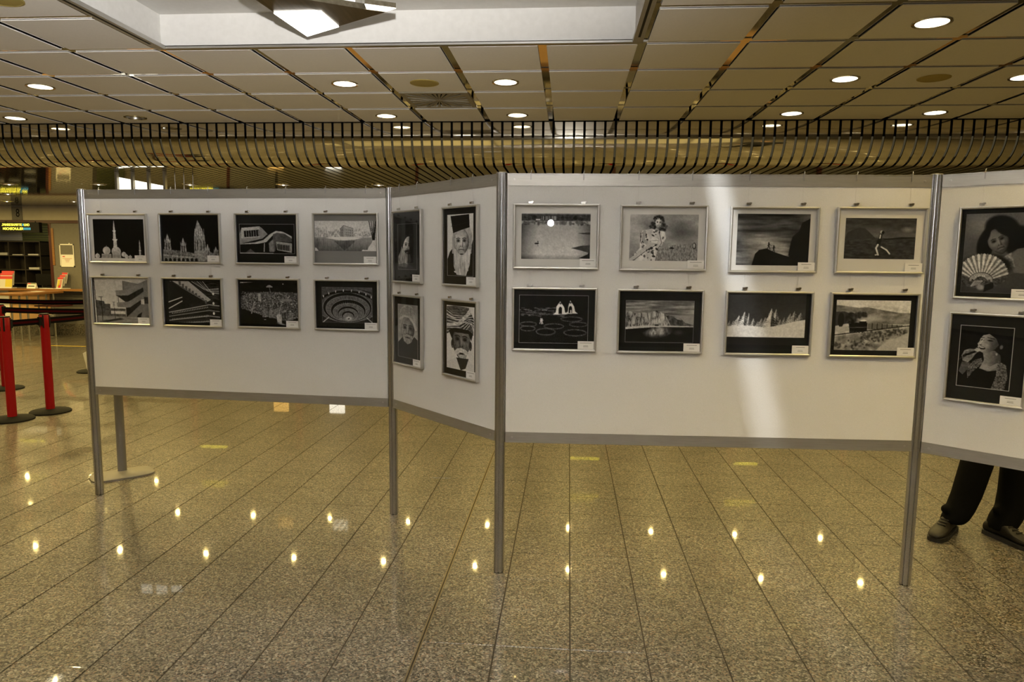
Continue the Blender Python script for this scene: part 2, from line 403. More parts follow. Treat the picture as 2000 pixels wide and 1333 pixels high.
# ------------------------------------------------------------------ ceiling fittings
def make_downlight():
    d = empty('downlight', (0, 0, 0))
    MB().lathe([(LR+.0005, .003), (LR+.0005, -.004), (LR+.017, -.006), (LR+.019, -.001), (LR+.018, 0)][::-1], cap=False).build('trim_ring', M['chrome'], d, True)
    MB().lathe([(LR, -.003), (LR-.006, .03), (LR-.02, .07), (LR-.042, .095), (.001, .10)], cap=False).build('reflector', M['reflector'], d, True)
    MB().lathe([(.004, .022), (.018, .026), (.027, .042), (.024, .062), (.014, .085), (.012, .098)], n=14).build('bulb', M['bulb'], d, True)
    return d
DLAB = {(-6, 1): 'lit downlight with no speaker beside it, two panels before the bulkhead on the barrier side', (-8, 3): 'lit downlight against the rounded bulkhead, on the barrier side beyond the unlit one',
 (-2, 1): 'lit downlight beside the speaker grille near the air vent, on the architecture panel side', (0, 1): 'lit downlight beside the speaker grille near the air vent, on the landscape panel side',
 (-2, 3): 'lit downlight against the bulkhead, diagonal to the air vent on the architecture panel side', (0, 3): 'lit downlight against the bulkhead, diagonal to the air vent on the landscape panel side',
 (4, 1): 'lit downlight beside the far speaker grille, on the air vent side', (6, 1): 'lit downlight beside the far speaker grille, on the side away from the air vent',
 (4, 3): 'lit downlight against the bulkhead, diagonal to the far speaker grille on the air vent side', (6, 3): 'lit downlight against the bulkhead, diagonal to the far speaker grille, away from the vent',
 (4, -1): 'lit downlight level with the edge of the white recess, well away from the bulkhead'}
dl = make_downlight(); first = True
NEAR = []
for (i, j) in sorted(lamp_cells):
    x, y = CX0+(i+.5)*CS, CY0+(j+.5)*CS
    if x < XL+.3 or x > XR-.3 or y < YN+.3: continue
    d = dl if first else copy_tree(dl); first = False
    d.location = (x, y, ZC)
    vis = y > 3.6
    tag(d, DLAB.get((i, j), 'round recessed downlight with chrome ring, in an outlying part of the gridded ceiling'), 'downlight', 'downlights in the gridded ceiling')
    on = (i, j) != (-6, 3)
    if on and (y > 1 or abs(x) > 4) and j % 4 != 1 or (i, j) in DLAB and on: light('downlight_lamp', 'SPOT', (0, 0, .012), DOWN_MAIN, WARM, parent=d, spot_size=R(140), spot_blend=.7, shadow_soft_size=.02)
    if not on:
        tag(d, 'unlit dull downlight with dark reflector, in the gridded ceiling by the rounded bulkhead', 'downlight')
        for c in d.children:
            if c.name.startswith(('bulb', 'reflector')):
                c.data = c.data.copy(); c.data.materials[0] = M['steel']
# flush downlights in the slatted ceiling
ll = empty('slat_downlight', (0, 0, 0))
MB().lathe([(.075, .002), (.078, -.010), (.096, -.008), (.098, .002)], cap=False).build('trim_ring', M['chrome'], ll, True)
MB().lathe([(.075, -.003), (.05, -.0035), (.001, -.0035)], cap=False).build('reflector', M['reflector'], ll, True)
MB().lathe([(.016, -.0035), (.014, -.012), (.001, -.016)], n=12, cap=False).build('bulb', M['bulb_low'], ll, True)
first = True
for k in range(-9, 7):
    for y in (8.85, 10.3, 11.75):
        x = -2.4+1.235*k
        if x < XL+.3 or x > XR-.3 or (y > 11 and x > -7): continue
        d = ll if first else copy_tree(ll); first = False
        d.location = (x, y, ZL-.001)
        tag(d, 'flat round downlight set flush in the polished slatted ceiling', 'downlight', 'downlights in the slatted ceiling')
        light('slat_lamp', 'AREA', (0, 0, -.018), DOWN_LOW, WARM, parent=d, shape='DISK', size=.045)
# speakers
for (i, j), lb in (((-4, -2), 'yellowed round ceiling speaker grille beside the white ceiling recess'), ((-1, 1), 'yellowed round ceiling speaker grille between two downlights, next to the radial air vent'), ((5, 1), 'yellowed round ceiling speaker grille far from the air vent, between two lit downlights')):
    s = empty('ceiling_speaker', (CX0+(i+.5)*CS, CY0+(j+.5)*CS, ZC), 0, lb, 'speaker')
    MB().lathe([(.108, 0), (.108, -.004), (.100, -.007), (.096, -.005)], cap=False).build('rim', M['speaker'], s, True)
    MB().lathe([(.097, -.004), (.06, -.006), (.001, -.007)], cap=False).build('grille', M['speaker'], s, True)
# radial swirl vent
vx, vy = CX0-.5*CS, CY0+2.5*CS
v = empty('ceiling_vent', (vx, vy, ZC), 0, 'square swirl air vent with radial slots in the gridded ceiling', 'vent')
MB().box(-h, h, -h, h, .045, .05).build('backing', M['void'], v)
MB().box(-h, h, -h, -h+.035, 0, .02).box(-h, h, h-.035, h, 0, .02).box(-h, -h+.035, -h+.035, h-.035, 0, .02).box(h-.035, h, -h+.035, h-.035, 0, .02).build('frame', M['vent'], v)
MB().lathe([(.032, .004), (.03, 0), (.001, -.001)], cap=False, n=16).build('hub', M['vent'], v, True)
NV = 36; q = h-.035
for k in range(NV):
    t0, t1 = 2*math.pi*(k-.31)/NV, 2*math.pi*(k+.31)/NV
    def e_(t, r): c, s_ = math.cos(t), math.sin(t); z = min(r, q/max(abs(c), abs(s_))); return (z*c, z*s_)
    MB().prism([e_(t0, .03), e_(t0, 9), e_(t1, 9), e_(t1, .03)], .001+.004*(k % 2), .008+.004*(k % 2)).build('vane', M['vent'], v)

# made-up slit light out of view, added for the streak on panel and floor
SL = Vector((.49, 1.40, 2.80)); nS = Vector((1, 0, .243)).normalized(); aS = Vector((.20, .70, -.85)); aS = (aS-nS*aS.dot(nS)).normalized(); tS = nS.cross(aS)
sp = empty('added_slit_light', (SL.x, SL.y, ZC), 0, 'added black slit light, unseen at the recess corner, making the streak on the landscape panel', 'added light')
rot = Matrix((nS, tS, aS)).transposed().to_4x4(); off = Matrix.Translation((0, 0, SL.z-ZC)) @ rot
sm_ = MB().box(-.022, -.0038, -.15, .15, -.04, .16).box(.0038, .022, -.15, .15, -.04, .16).box(-.022, .022, -.15, .15, -.05, -.04).box(-.009, .009, -.165, -.15, -.05, .16).box(-.009, .009, .15, .165, -.05, .16).build('housing', M['black'], sp); sm_.matrix_local = off
MB().tube((0, 0, SL.z-ZC+.03), (0, 0, 0), .006, 8).build('stem', M['black'], sp)
light('added_streak_light', 'POINT', (0, 0, SL.z-ZC), STREAK, (.93, .97, 1), parent=sp, shadow_soft_size=.003)

# folded triangular lamp hanging in the recess
LZ = 2.87
T, A_, B_ = Vector((-1.545, 4.172)), Vector((.834, -.551)), Vector((-.086, -.996))
lp = empty('pendant_lamp', (T.x, T.y, RZ), 0, 'flat angular bronze pendant lamp with one glowing white corner in the ceiling recess', 'lamp')
def rel(*ps): return [(p_.x-T.x, p_.y-T.y) for p_ in ps]
Pr, Pl = T+.288*A_, T+.392*B_; Pin = Vector((-1.319, 3.771)); C1, C2 = T+.753*A_, T+.74*B_
C1m = T+.675*A_; M1 = (C1*.12+C2*.88)
z0, z1 = LZ-RZ, LZ-RZ+.03
MB().prism(rel(T, Pr, Pin, Pl), z0-.004, z0+.004).build('glowing_corner', M['lit'], lp)
MB().prism(rel(T, Pr, Pin, Pl), z0+.0045, z1).build('top_plate', M['lampmetal'], lp)
MB().prism(rel(Pl, Pin, C2), z0+.002, z1).build('metal_plate', M['lampmetal'], lp)
Cq = C1m+.10*(C2-C1).normalized()*1.0
MB().prism(rel(Pr, C1m, Cq, C2, Pin), z0, z1-.002).build('metal_plate', M['lampmetal'], lp)
MB().prism(rel(C1m, C1, C1+.16*(C2-C1).normalized(), Cq), z0+.001, z0+.006).build('glowing_edge', M['lit_soft'], lp)
MB().prism(rel(C1m, C1, C1+.16*(C2-C1).normalized(), Cq), z0+.0065, z1).build('top_plate', M['lampmetal'], lp)
cen = (T+C1+C2)/3
for p_ in (T*.6+cen*.4, C1*.6+cen*.4, C2*.6+cen*.4):
    MB().tube((p_.x-T.x, p_.y-T.y, z1-.002), (p_.x-T.x, p_.y-T.y, -.001), .003, 6).build('hanger', M['steel'], lp)
MB().prism(rel(T*.5+cen*.5, C1*.5+cen*.5, C2*.5+cen*.5), z1, z1+.05).build('housing', M['white'], lp)

# ------------------------------------------------------------------ ticket wall fittings
FONT = {'J': '00111 00010 00010 00010 00010 10010 01100', 'A': '01110 10001 10001 11111 10001 10001 10001', 'H': '10001 10001 10001 11111 10001 10001 10001',
 'R': '11110 10001 10001 11110 10100 10010 10001', 'E': '11111 10000 10000 11110 10000 10000 11111', 'S': '01111 10000 10000 01110 00001 00001 11110',
 'K': '10001 10010 10100 11000 10100 10010 10001', 'T': '11111 00100 00100 00100 00100 00100 00100', 'U': '10001 10001 10001 10001 10001 10001 01110',
 'N': '10001 11001 10101 10101 10011 10001 10001', 'D': '11110 10001 10001 10001 10001 10001 11110', 'O': '01110 10001 10001 10001 10001 10001 01110',
 'C': '01111 10000 10000 10000 10000 10000 01111', 'Ü': '10001 00000 10001 10001 10001 10001 01110', 'L': '10000 10000 10000 10000 10000 10000 11111'}
def led_board(x, label, lines):
    w, hh = .40, .097
    b = empty('led_display', (x, YW-.10, 1.98), 0, label, 'display')
    MB().box(-w, w, -.03, .05, 0, 2*hh).build('housing', M['black'], b)
    for sx in (-.3, .3): MB().tube((sx, .01, 2*hh-.003), (sx, .01, 2*hh+.02), .012).build('bracket', M['black'], b)
    lit, teal = MB(), MB(); px = .0063; adv = 6*px
    for r, (txt, off) in enumerate(lines):
        zt = 2*hh-.026-r*.075
        for k in range(15):
            ch = txt[k] if k < len(txt) else ' '
            x0 = -w+.045+k*adv+off
            if ch == ' ':
                if k*adv+off < 15*adv-.01: teal.box(x0, x0+5*px, -.0312, -.0302, zt-7*px, zt)
                continue
            rows = FONT[ch].split() if ch in FONT else [''.join(random.Random(k*7+q_+r*99+int(x*10)).choice('0111') for _ in range(5)) for q_ in range(7)]
            for rr, row in enumerate(rows):
                for cc, bit in enumerate(row):
                    if bit == '1': lit.box(x0+cc*px, x0+cc*px+px*.9, -.0322, -.0305, zt-(rr+1)*px, zt-rr*px-px*.1)
    lit.build('lit_dots', M['led'], b); 
    if teal.v: teal.build('idle_dots', M['led_teal'], b)
led_board(-10.53, 'black dot-matrix display reading JAHRESKARTE UND HOCHSCHÜLER in yellow above the counter', [('JAHRESKARTE UND', 0), ('HOCHSCHÜLER', .02)])
for x, nm in ((-6.76, 'behind the panel of architecture photographs'), (.43, 'behind the panel of landscape photographs'), (3.31, 'behind the panel with the singer photograph')):
    led_board(x, 'yellow dot-matrix display seen as a reflection, '+nm, [('###############', 0), ('############', .02)])

def text_mesh(s, size, depth, name, m, parent, loc, rot):
    cu = bpy.data.curves.new(name, 'FONT'); cu.body = s; cu.size = size; cu.extrude = depth; cu.align_x = 'CENTER'; cu.align_y = 'CENTER'
    t = bpy.data.objects.new(name+'_curve', cu); COL.objects.link(t)
    me = bpy.data.meshes.new_from_object(t.evaluated_get(bpy.context.evaluated_depsgraph_get())); bpy.data.objects.remove(t)
    me.materials.clear(); me.materials.append(m)
    o = bpy.data.objects.new(name, me); COL.objects.link(o); o.parent = parent; o.location = loc; o.rotation_euler = rot
    return o
n8 = empty('number_sign', (-10.66, YW, 2.225), 0, 'grey square counter number sign reading 8 on the beige fascia', 'sign')
MB().box(-.105, .105, -.012, 0, 0, .255).build('plate', M['grey_wall'], n8)
e8 = text_mesh('8', .22, .001, 'numeral', M['ink'], n8, (.02, -.0135, .125), (R(90), 0, 0)); e8.scale = (.72, 1, 1)

# back office behind the opening: pigeon-hole shelf, blind, whiteboard
sh = empty('pigeonhole_shelf', (-12.47, YW+1.25, 0), 0, 'dark pigeonhole shelf with papers behind the counter window', 'shelf')
W2, SH = 1.25, 1.84
MB().box(-W2, W2, .30, .32, .1, SH).build('back_panel', M['shelf'], sh)
for zz in (.1, .62, .94, 1.18, 1.50, SH-.02) if False else (.1, .55, .93, 1.22, 1.52, SH-.02):
    MB().box(-W2, W2, 0, .30, zz, zz+.02).build('shelf_board', M['shelf'], sh)
for k in range(8):
    x = -W2+k*(2*W2-.02)/7; MB().box(x, x+.02, -.004, .30, .1, SH).build('upright', M['shelf'], sh)
rr = random.Random(3)
for k in range(7):
    for zz in (.95, 1.24, 1.54):
        if rr.random() < .62:
            x = -W2+.05+k*(2*W2-.02)/7
            s = MB().box(-.12, .12, -.14, .14, 0, .012+.05*rr.random()).build('paper_stack', M['paper'], None, loc=(x+.15-12.47, YW+1.25+.15, zz)); s.rotation_euler[2] = (rr.random()-.5)*.2
            tag(s, 'stack of white papers lying in a pigeonhole of the dark shelf', 'papers', 'papers in the pigeonhole shelf')
bl = empty('window_blind', (-10.9, YW+1.88, 1.0), 0, 'yellow-green horizontal slat blind behind the ticket counter', 'blind')
for k in range(24): MB().box(-1.2, 1.2, -.025, .0, k*.055, k*.055+.045).build('slat', M['blind'], bl)
MB().box(-1.22, 1.22, -.05, .02, 24*.055, 24*.055+.06).build('head_rail', M['steel'], bl)
wb = empty('notice_board', (-12.62, YW+1.895, 1.86), 0, 'plain white board on the wall above the pigeonhole shelf', 'board')
MB().box(-.62, .5, -.02, 0, 0, .3).build('panel', M['white'], wb); MB().box(-.64, .52, -.012, 0, -.02, .32).build('frame', M['steel'], wb)
light('back_office_lamp', 'AREA', (-11.3, YW+1.0, 2.3), 1.3, (1, .82, .45), (0, 0, 0), size=1.2)
mo = empty('computer_monitor', (-10.55, YW+.55, .908-.04), 0, 'dark computer monitor behind the counter ledge seen from its back', 'monitor')
MB().box(-.26, .26, 0, .05, .07, .30).build('housing', M['black'], mo); MB().box(-.04, .04, .02, .04, -.0, .08).build('stand', M['black'], mo); MB().box(-.12, .12, -.05, .12, -.02, 0.0).build('foot', M['black'], mo)
dk = MB().box(-12.9, 8.4, YW+.36, YW+.9, .80, .846).build('counter_desk', M['shelf'], wt)

# poster holder on grey panel
po = empty('poster_holder', (-9.69, YW, 1.33), 0, 'white-framed poster holder with a half-height notice on the grey wall panel', 'poster')
w, hh = .145, .44
MB().box(-w, w, -.014, -.004, 0, .022).box(-w, w, -.014, -.004, hh-.022, hh).box(-w, -w+.016, -.014, -.004, 0, hh).box(w-.016, w, -.014, -.004, 0, hh).build('frame', M['white'], po)
MB().box(-w, w, -.004, 0, 0, hh).build('backing', M['grey_wall'], po)
pp = MB().box(-w+.018, w-.018, -.008, -.004, .022, .235).build('notice', M['paper'], po)
MB().box(-.095, -.045, -.0088, -.0079, .19, .207).build('red_heading', M['cov_red'], pp)
mb = MB()
for k, wd in enumerate((.10, .055, .04, .035)): mb.box(-wd, wd, -.0088, -.0079, .158-k*.022, .165-k*.022)
mb.build('text_lines', M['cov_pink'], pp)
MB().tube((.06, -.008, hh), (.06, -.008, hh+.018), .012).build('hook', M['white'], po)

# counter things
def leaflet_stand(name, loc, rz, label, tiers, w, cols, hs=.21):
    s = empty(name, loc, rz, label, 'leaflet rack')
    MB().box(-w-.006, w+.006, -.02, .03+.05*tiers, 0, .012).build('base', M['white'], s)
    for k in range(tiers):
        y, z = .045*k, .012+.045*k
        st = MB().add([(-w, y, z), (w, y, z), (w, y+.05, z+hs), (-w, y+.05, z+hs), (-w, y+.018, z), (w, y+.018, z), (w, y+.068, z+hs), (-w, y+.068, z+hs)],
                 [(0, 1, 2, 3), (4, 7, 6, 5), (0, 4, 5, 1), (3, 2, 6, 7), (0, 3, 7, 4), (1, 5, 6, 2)]).build('leaflet', M['cov_white'], s)
        for nm_, (u0, u1, v0, v1, m) in zip(('title_band', 'cover_picture', 'cover_picture', 'cover_picture'), cols[k % len(cols)]):
            pts = []
            for u, vv in ((u0, v0), (u1, v0), (u1, v1), (u0, v1)): pts.append((-w+2*w*u, y-.0012+.05*vv, z+hs*vv))
            pts += [(p[0], p[1]+.003, p[2]) for p in pts]
            MB().add(pts, [(0, 1, 2, 3), (4, 7, 6, 5), (0, 4, 5, 1), (3, 2, 6, 7), (0, 3, 7, 4), (1, 5, 6, 2)]).build(nm_, M[m], st)
    return s
red_cov = [(0, 1, .82, 1, 'cov_red'), (.1, .5, .15, .75, 'cov_yellow'), (.5, .9, .3, .78, 'cov_pink'), (.3, .8, .05, .3, 'cov_red')]
red_cov2 = [(0, 1, .8, 1, 'cov_red'), (.2, .8, .5, .78, 'cov_pink'), (.1, .9, .1, .45, 'cov_blue')]
leaflet_stand('leaflet_stand', (-9.77, YW-.185, .908), R(-18), 'small stepped leaflet stand with red-topped leaflets on the counter below the poster', 3, .075, [red_cov, red_cov2])
leaflet_stand('leaflet_stand', (-10.86, YW-.18, .908), R(4), 'leaflet stand with red, blue and yellow covers at the end of the counter', 2, .12, [[(0, 1, .85, 1, 'cov_red'), (0, .45, .1, .55, 'cov_white'), (.45, 1, .05, .6, 'cov_yellow'), (0, 1, .6, .8, 'cov_red')], [(0, 1, .8, 1, 'cov_red'), (.1, .9, .1, .7, 'cov_blue')]], .275)
ds = empty('desk_sign', (-10.36, YW-.16, .908), R(-4), 'small white tent sign with a red and green stripe on the counter ledge', 'sign')
f_ = MB().add([(-.095, 0, 0), (.095, 0, 0), (.095, .035, .105), (-.095, .035, .105), (-.095, .07, 0), (.095, .07, 0)], [(0, 1, 2, 3), (4, 3, 2, 5), (0, 3, 4), (1, 5, 2), (0, 4, 5, 1)]).build('card', M['paper'], ds)
def on_face(y0, y1, x0, x1, m, nm): 
    z = lambda t: (t*.035-.0012, t*.105)
    a0, a1 = z(y0), z(y1)
    MB().add([(x0, *a0), (x1, *a0), (x1, *a1), (x0, *a1), (x0, a0[0]+.002, a0[1]), (x1, a0[0]+.002, a0[1]), (x1, a1[0]+.002, a1[1]), (x0, a1[0]+.002, a1[1])], [(0, 1, 2, 3), (4, 7, 6, 5), (0, 4, 5, 1), (3, 2, 6, 7), (0, 3, 7, 4), (1, 5, 6, 2)]).build(nm, m, ds)
on_face(.78, .97, -.09, -.02, M['cov_red'], 'red_stripe'); on_face(.78, .97, -.02, .09, M['blind'], 'green_stripe'); on_face(.35, .5, -.07, .07, M['ink'], 'text_line')
tag(MB().box(-.14, .14, -.07, .07, 0, .006).build('paper_sheet', M['paper'], None, loc=(-10.02, YW-.13, .908)), 'loose white papers on the counter ledge beside the leaflet stand', 'papers')
tag(MB().box(-.09, .09, -.07, .07, 0, .004).build('paper_sheet', M['paper'], None, loc=(-9.95, 12.5, .872)), 'white sheet lying on the wood-topped writing table', 'papers')

# writing table with two groups of three steel legs
tb = empty('writing_table', (-9.92, 12.3, 0), 0, 'standing-height writing table with orange wood top and steel tube legs by the counter', 'table')
MB().cbox(-.28, .27, -.55, .48, .836, .872, .004).build('table_top', M['wood'], tb)
MB().box(.02, .50, .02, .40, .60, .622).build('lower_shelf', M['dark_red'], tb)
for gy in (-.30, .36):
    for dx in (-.16, .0, .15):
        MB().tube((dx, gy, .008), (dx, gy, .837), .017, 10).build('leg', M['steel'], tb, True)
    MB().box(-.25, .23, gy-.05, gy+.05, 0, .010).build('foot_plate', M['steel'], tb)
bn = empty('waste_bin', (-10.06, 12.83, 0), 0, 'round grey waste bin with white lid under the writing table', 'bin')
MB().lathe([(.10, 0), (.115, .01), (.135, .34), (.001, .34)], n=24).build('body', M['grey_wall'], bn, True)
MB().lathe([(.14, .342), (.142, .36), (.12, .40), (.001, .405)], n=24).build('lid', M['white'], bn, True)
for x, m, lb in ((-5.45, 'screen_orange', 'glowing orange screen on the ticket counter behind the architecture panel'), (-4.35, 'screen', 'glowing white screen on the ticket counter behind the architecture panel')):
    s = empty('counter_screen', (x, YW-.13, .908), 0, lb, 'screen')
    MB().box(-.17, .17, 0, .03, .22, .5).build('housing', M['black'], s); MB().box(-.15, .15, -.002, .001, .24, .48).build('display', M[m], s); MB().box(-.03, .03, .008, .022, .012, .23).build('stem', M['black'], s); MB().box(-.1, .1, -.06, .06, 0, .013).build('foot', M['black'], s)

# ------------------------------------------------------------------ glass box and rods under the slatted ceiling
gb = empty('hanging_glass_box', (-4.685, 7.5, ZL), 0, 'lit white panel behind bronze-framed panes hanging below the slatted ceiling', 'light box')
for k in range(4):
    x = -.275+k*.1833; MB().box(x-.012, x+.012, -.02, .02, -.24, -.001).build('mullion', M['vent'], gb)
for k in range(3):
    x = -.275+k*.1833; MB().box(x+.012, x+.1713, -.004, .002, -.235, -.006).build('pane', M['glass'], gb)
MB().box(-.287, .287, -.02, .02, -.26, -.24).build('bottom_rail', M['vent'], gb)
MB().add([(-.27, .025, -.238), (.27, .025, -.238), (.27, .025, -.155), (-.27, .025, -.058), (-.27, .035, -.238), (.27, .035, -.238), (.27, .035, -.155), (-.27, .035, -.058)], [(0, 1, 2, 3), (4, 7, 6, 5), (0, 4, 5, 1), (3, 2, 6, 7), (0, 3, 7, 4), (1, 5, 6, 2)]).build('lit_panel', M['boxlit'], gb)
rd = empty('hanging_rail', (-4.19, 7.5, ZL), 0, 'three thin chrome rods hanging from the slatted ceiling beside the lit glass box', 'rail')
for k in range(3): MB().tube((-.105+k*.1015, 0, -.3), (-.105+k*.1015, 0, -.001), .0055, 8).build('rod', M['chrome'], rd, True)
MB().tube((-.2, 0, -.3), (.2, 0, -.3), .008, 8).build('cross_bar', M['chrome'], rd, True)

# ------------------------------------------------------------------ belt barriers
def barrier(x, y, label, group=None):
    p = empty('barrier_post', (x, y, 0), 0, label, 'barrier', group)
    MB().lathe([(.185, 0), (.185, .012), (.17, .022), (.07, .034), (.04, .036)], n=32).build('base', M['rubber'], p, True)
    MB().lathe([(.040, .034), (.040, .90)], n=24).build('pole', M['red'], p, True)
    hd = MB().lathe([(.0405, .90), (.0405, .985), (.037, .99)], n=24).build('head', M['red'], p, True)
    for a_ in range(4):
        t = math.pi/2*a_+.4; MB().box(-.006, .006, -.004, .003, .86, .985).build('slot', M['black'], hd).location = (.041*math.cos(t), .041*math.sin(t), 0)
    MB().lathe([(.041, .988), (.041, .998), (.001, 1.0)], n=24).build('cap', M['black'], p, True)
    return p
barrier(-5.19, 6.58, 'red belt barrier post with its base against the leading post, beside the panel post')
barrier(-5.30, 6.22, 'red belt barrier post leading the queue, its belt running to the touching post')
barrier(-6.58, 7.66, 'red belt barrier post standing behind the pair with touching bases')
barrier(-5.17, 7.70, 'red belt barrier post hidden behind the architecture panel, only its black base edge showing')
row_lab = 'red belt barrier post in the rear row parallel to the ticket counter'
ROW = [-9.1, -7.86, -6.42, -5.0, -3.55, -2.1, -.85, .55, 2.1, 3.5]
for x in ROW: barrier(x, 8.95, row_lab, 'rear row of belt barriers')
def belt(a, b, za, zb, label, group=None, sag=.01):
    a, b = Vector(a), Vector(b); d = (b-a).normalized(); a2, b2 = a+.044*d, b-.044*d; n = Vector((-d.y, d.x, 0))*.0015
    bt = empty('barrier_belt', (*(a2+b2)/2, 0), 0, label, 'belt', group); o_ = (a2+b2)/2
    L = (b2-a2).length
    def strip(h0, h1, th, nm, m, par):
        mb = MB(); K = 8
        for k in range(K+1):
            t = k/K; p = a2+(b2-a2)*t-o_; z = za+(zb-za)*t-sag*4*t*(1-t)
            for s_ in (-1, 1):
                for hh_ in (h0, h1): mb.v.append((p.x+n.x*s_*th, p.y+n.y*s_*th, z+hh_))
        for k in range(K):
            i_ = 4*k
            for q_, r_ in ((0, 1), (1, 3), (3, 2), (2, 0)): mb.f.append((i_+q_, i_+r_, i_+4+r_, i_+4+q_)); mb.m.append(0)
        mb.f += [(0, 2, 3, 1), (4*K, 4*K+1, 4*K+3, 4*K+2)]; mb.m += [0, 0]
        return mb.build(nm, m, par)
    w_ = strip(-.032, .032, .6, 'webbing', M['belt'], bt); strip(-.010, .010, 1.0, 'red_stripe', M['belt_red'], bt)
    ang = math.atan2(d.y, d.x)
    for p_, zz in ((a2, za), (b2, zb)):
        c = MB().box(-.014, .014, -.018, .018, -.042, .042).build('end_clip', M['black'], bt); c.location = (p_.x-o_.x, p_.y-o_.y, zz); c.rotation_euler[2] = ang
belt((-5.30, 6.22), (-5.19, 6.58), .925, .925, 'short black belt with dark red stripe between the two touching barrier posts', sag=0)
belt((-5.19, 6.58), (-5.17, 7.70), .925, .925, 'black belt running from the touching barrier posts back behind the architecture panel')
belt((-6.58, 7.66), (-5.17, 7.70), .935, .935, 'black belt from the middle barrier post to behind the architecture panel')
for k in range(len(ROW)-1):
    belt((ROW[k], 8.95), (ROW[k+1], 8.95), .945, .945, 'black belt with dark red stripe in the rear barrier row', 'belts of the rear barrier row')
# folded white card leaning at a rear barrier post, silver display stand behind the panel
fc = MB().add([(-.06, 0, 0), (.14, 0, 0), (.14, .03, .20), (0, .06, .385), (-.16, .04, .30), (-.06, .012, 0), (.14, .012, 0), (.14, .042, .20), (0, .072, .385), (-.16, .052, .30)],
   [(0, 1, 2, 3, 4), (9, 8, 7, 6, 5), (0, 5, 6, 1), (1, 6, 7, 2), (2, 7, 8, 3), (3, 8, 9, 4), (4, 9, 5, 0)]).build('folded_card', M['paper'], None, loc=(-6.135, 8.57, 0))
tag(fc, 'folded white card standing on the floor behind the left panel post', 'card')
ss = empty('sign_stand', (-3.195, 4.71, 0), R(43), 'silver sign stand with rounded flat base behind the architecture panel', 'sign stand')
rs = []
for z, k in ((0, 1.0), (.012, 1.0), (.020, .93), (.030, .5), (.036, .16)):
    rs.append([(.205*k*math.copysign(abs(math.cos(t))**.55, math.cos(t)), .12*k*math.copysign(abs(math.sin(t))**.55, math.sin(t)), z) for t in [2*math.pi*i/32 for i in range(32)]])
MB().rings(rs).build('base', M['standmetal'], ss, True)
rs = [[(.030*math.cos(t), .014*math.sin(t), z) for t in [2*math.pi*i/16 for i in range(16)]] for z in (.03, 1.45)]
MB().rings(rs).build('pole', M['standmetal'], ss, True)
MB().box(-.16, .16, -.03, -.012, 1.2, 1.62).build('sign_board', M['white'], ss)
MB().box(-.165, .165, -.034, -.010, 1.615, 1.63).box(-.165, .165, -.034, -.010, 1.19, 1.205).build('board_rail', M['rail'], ss)
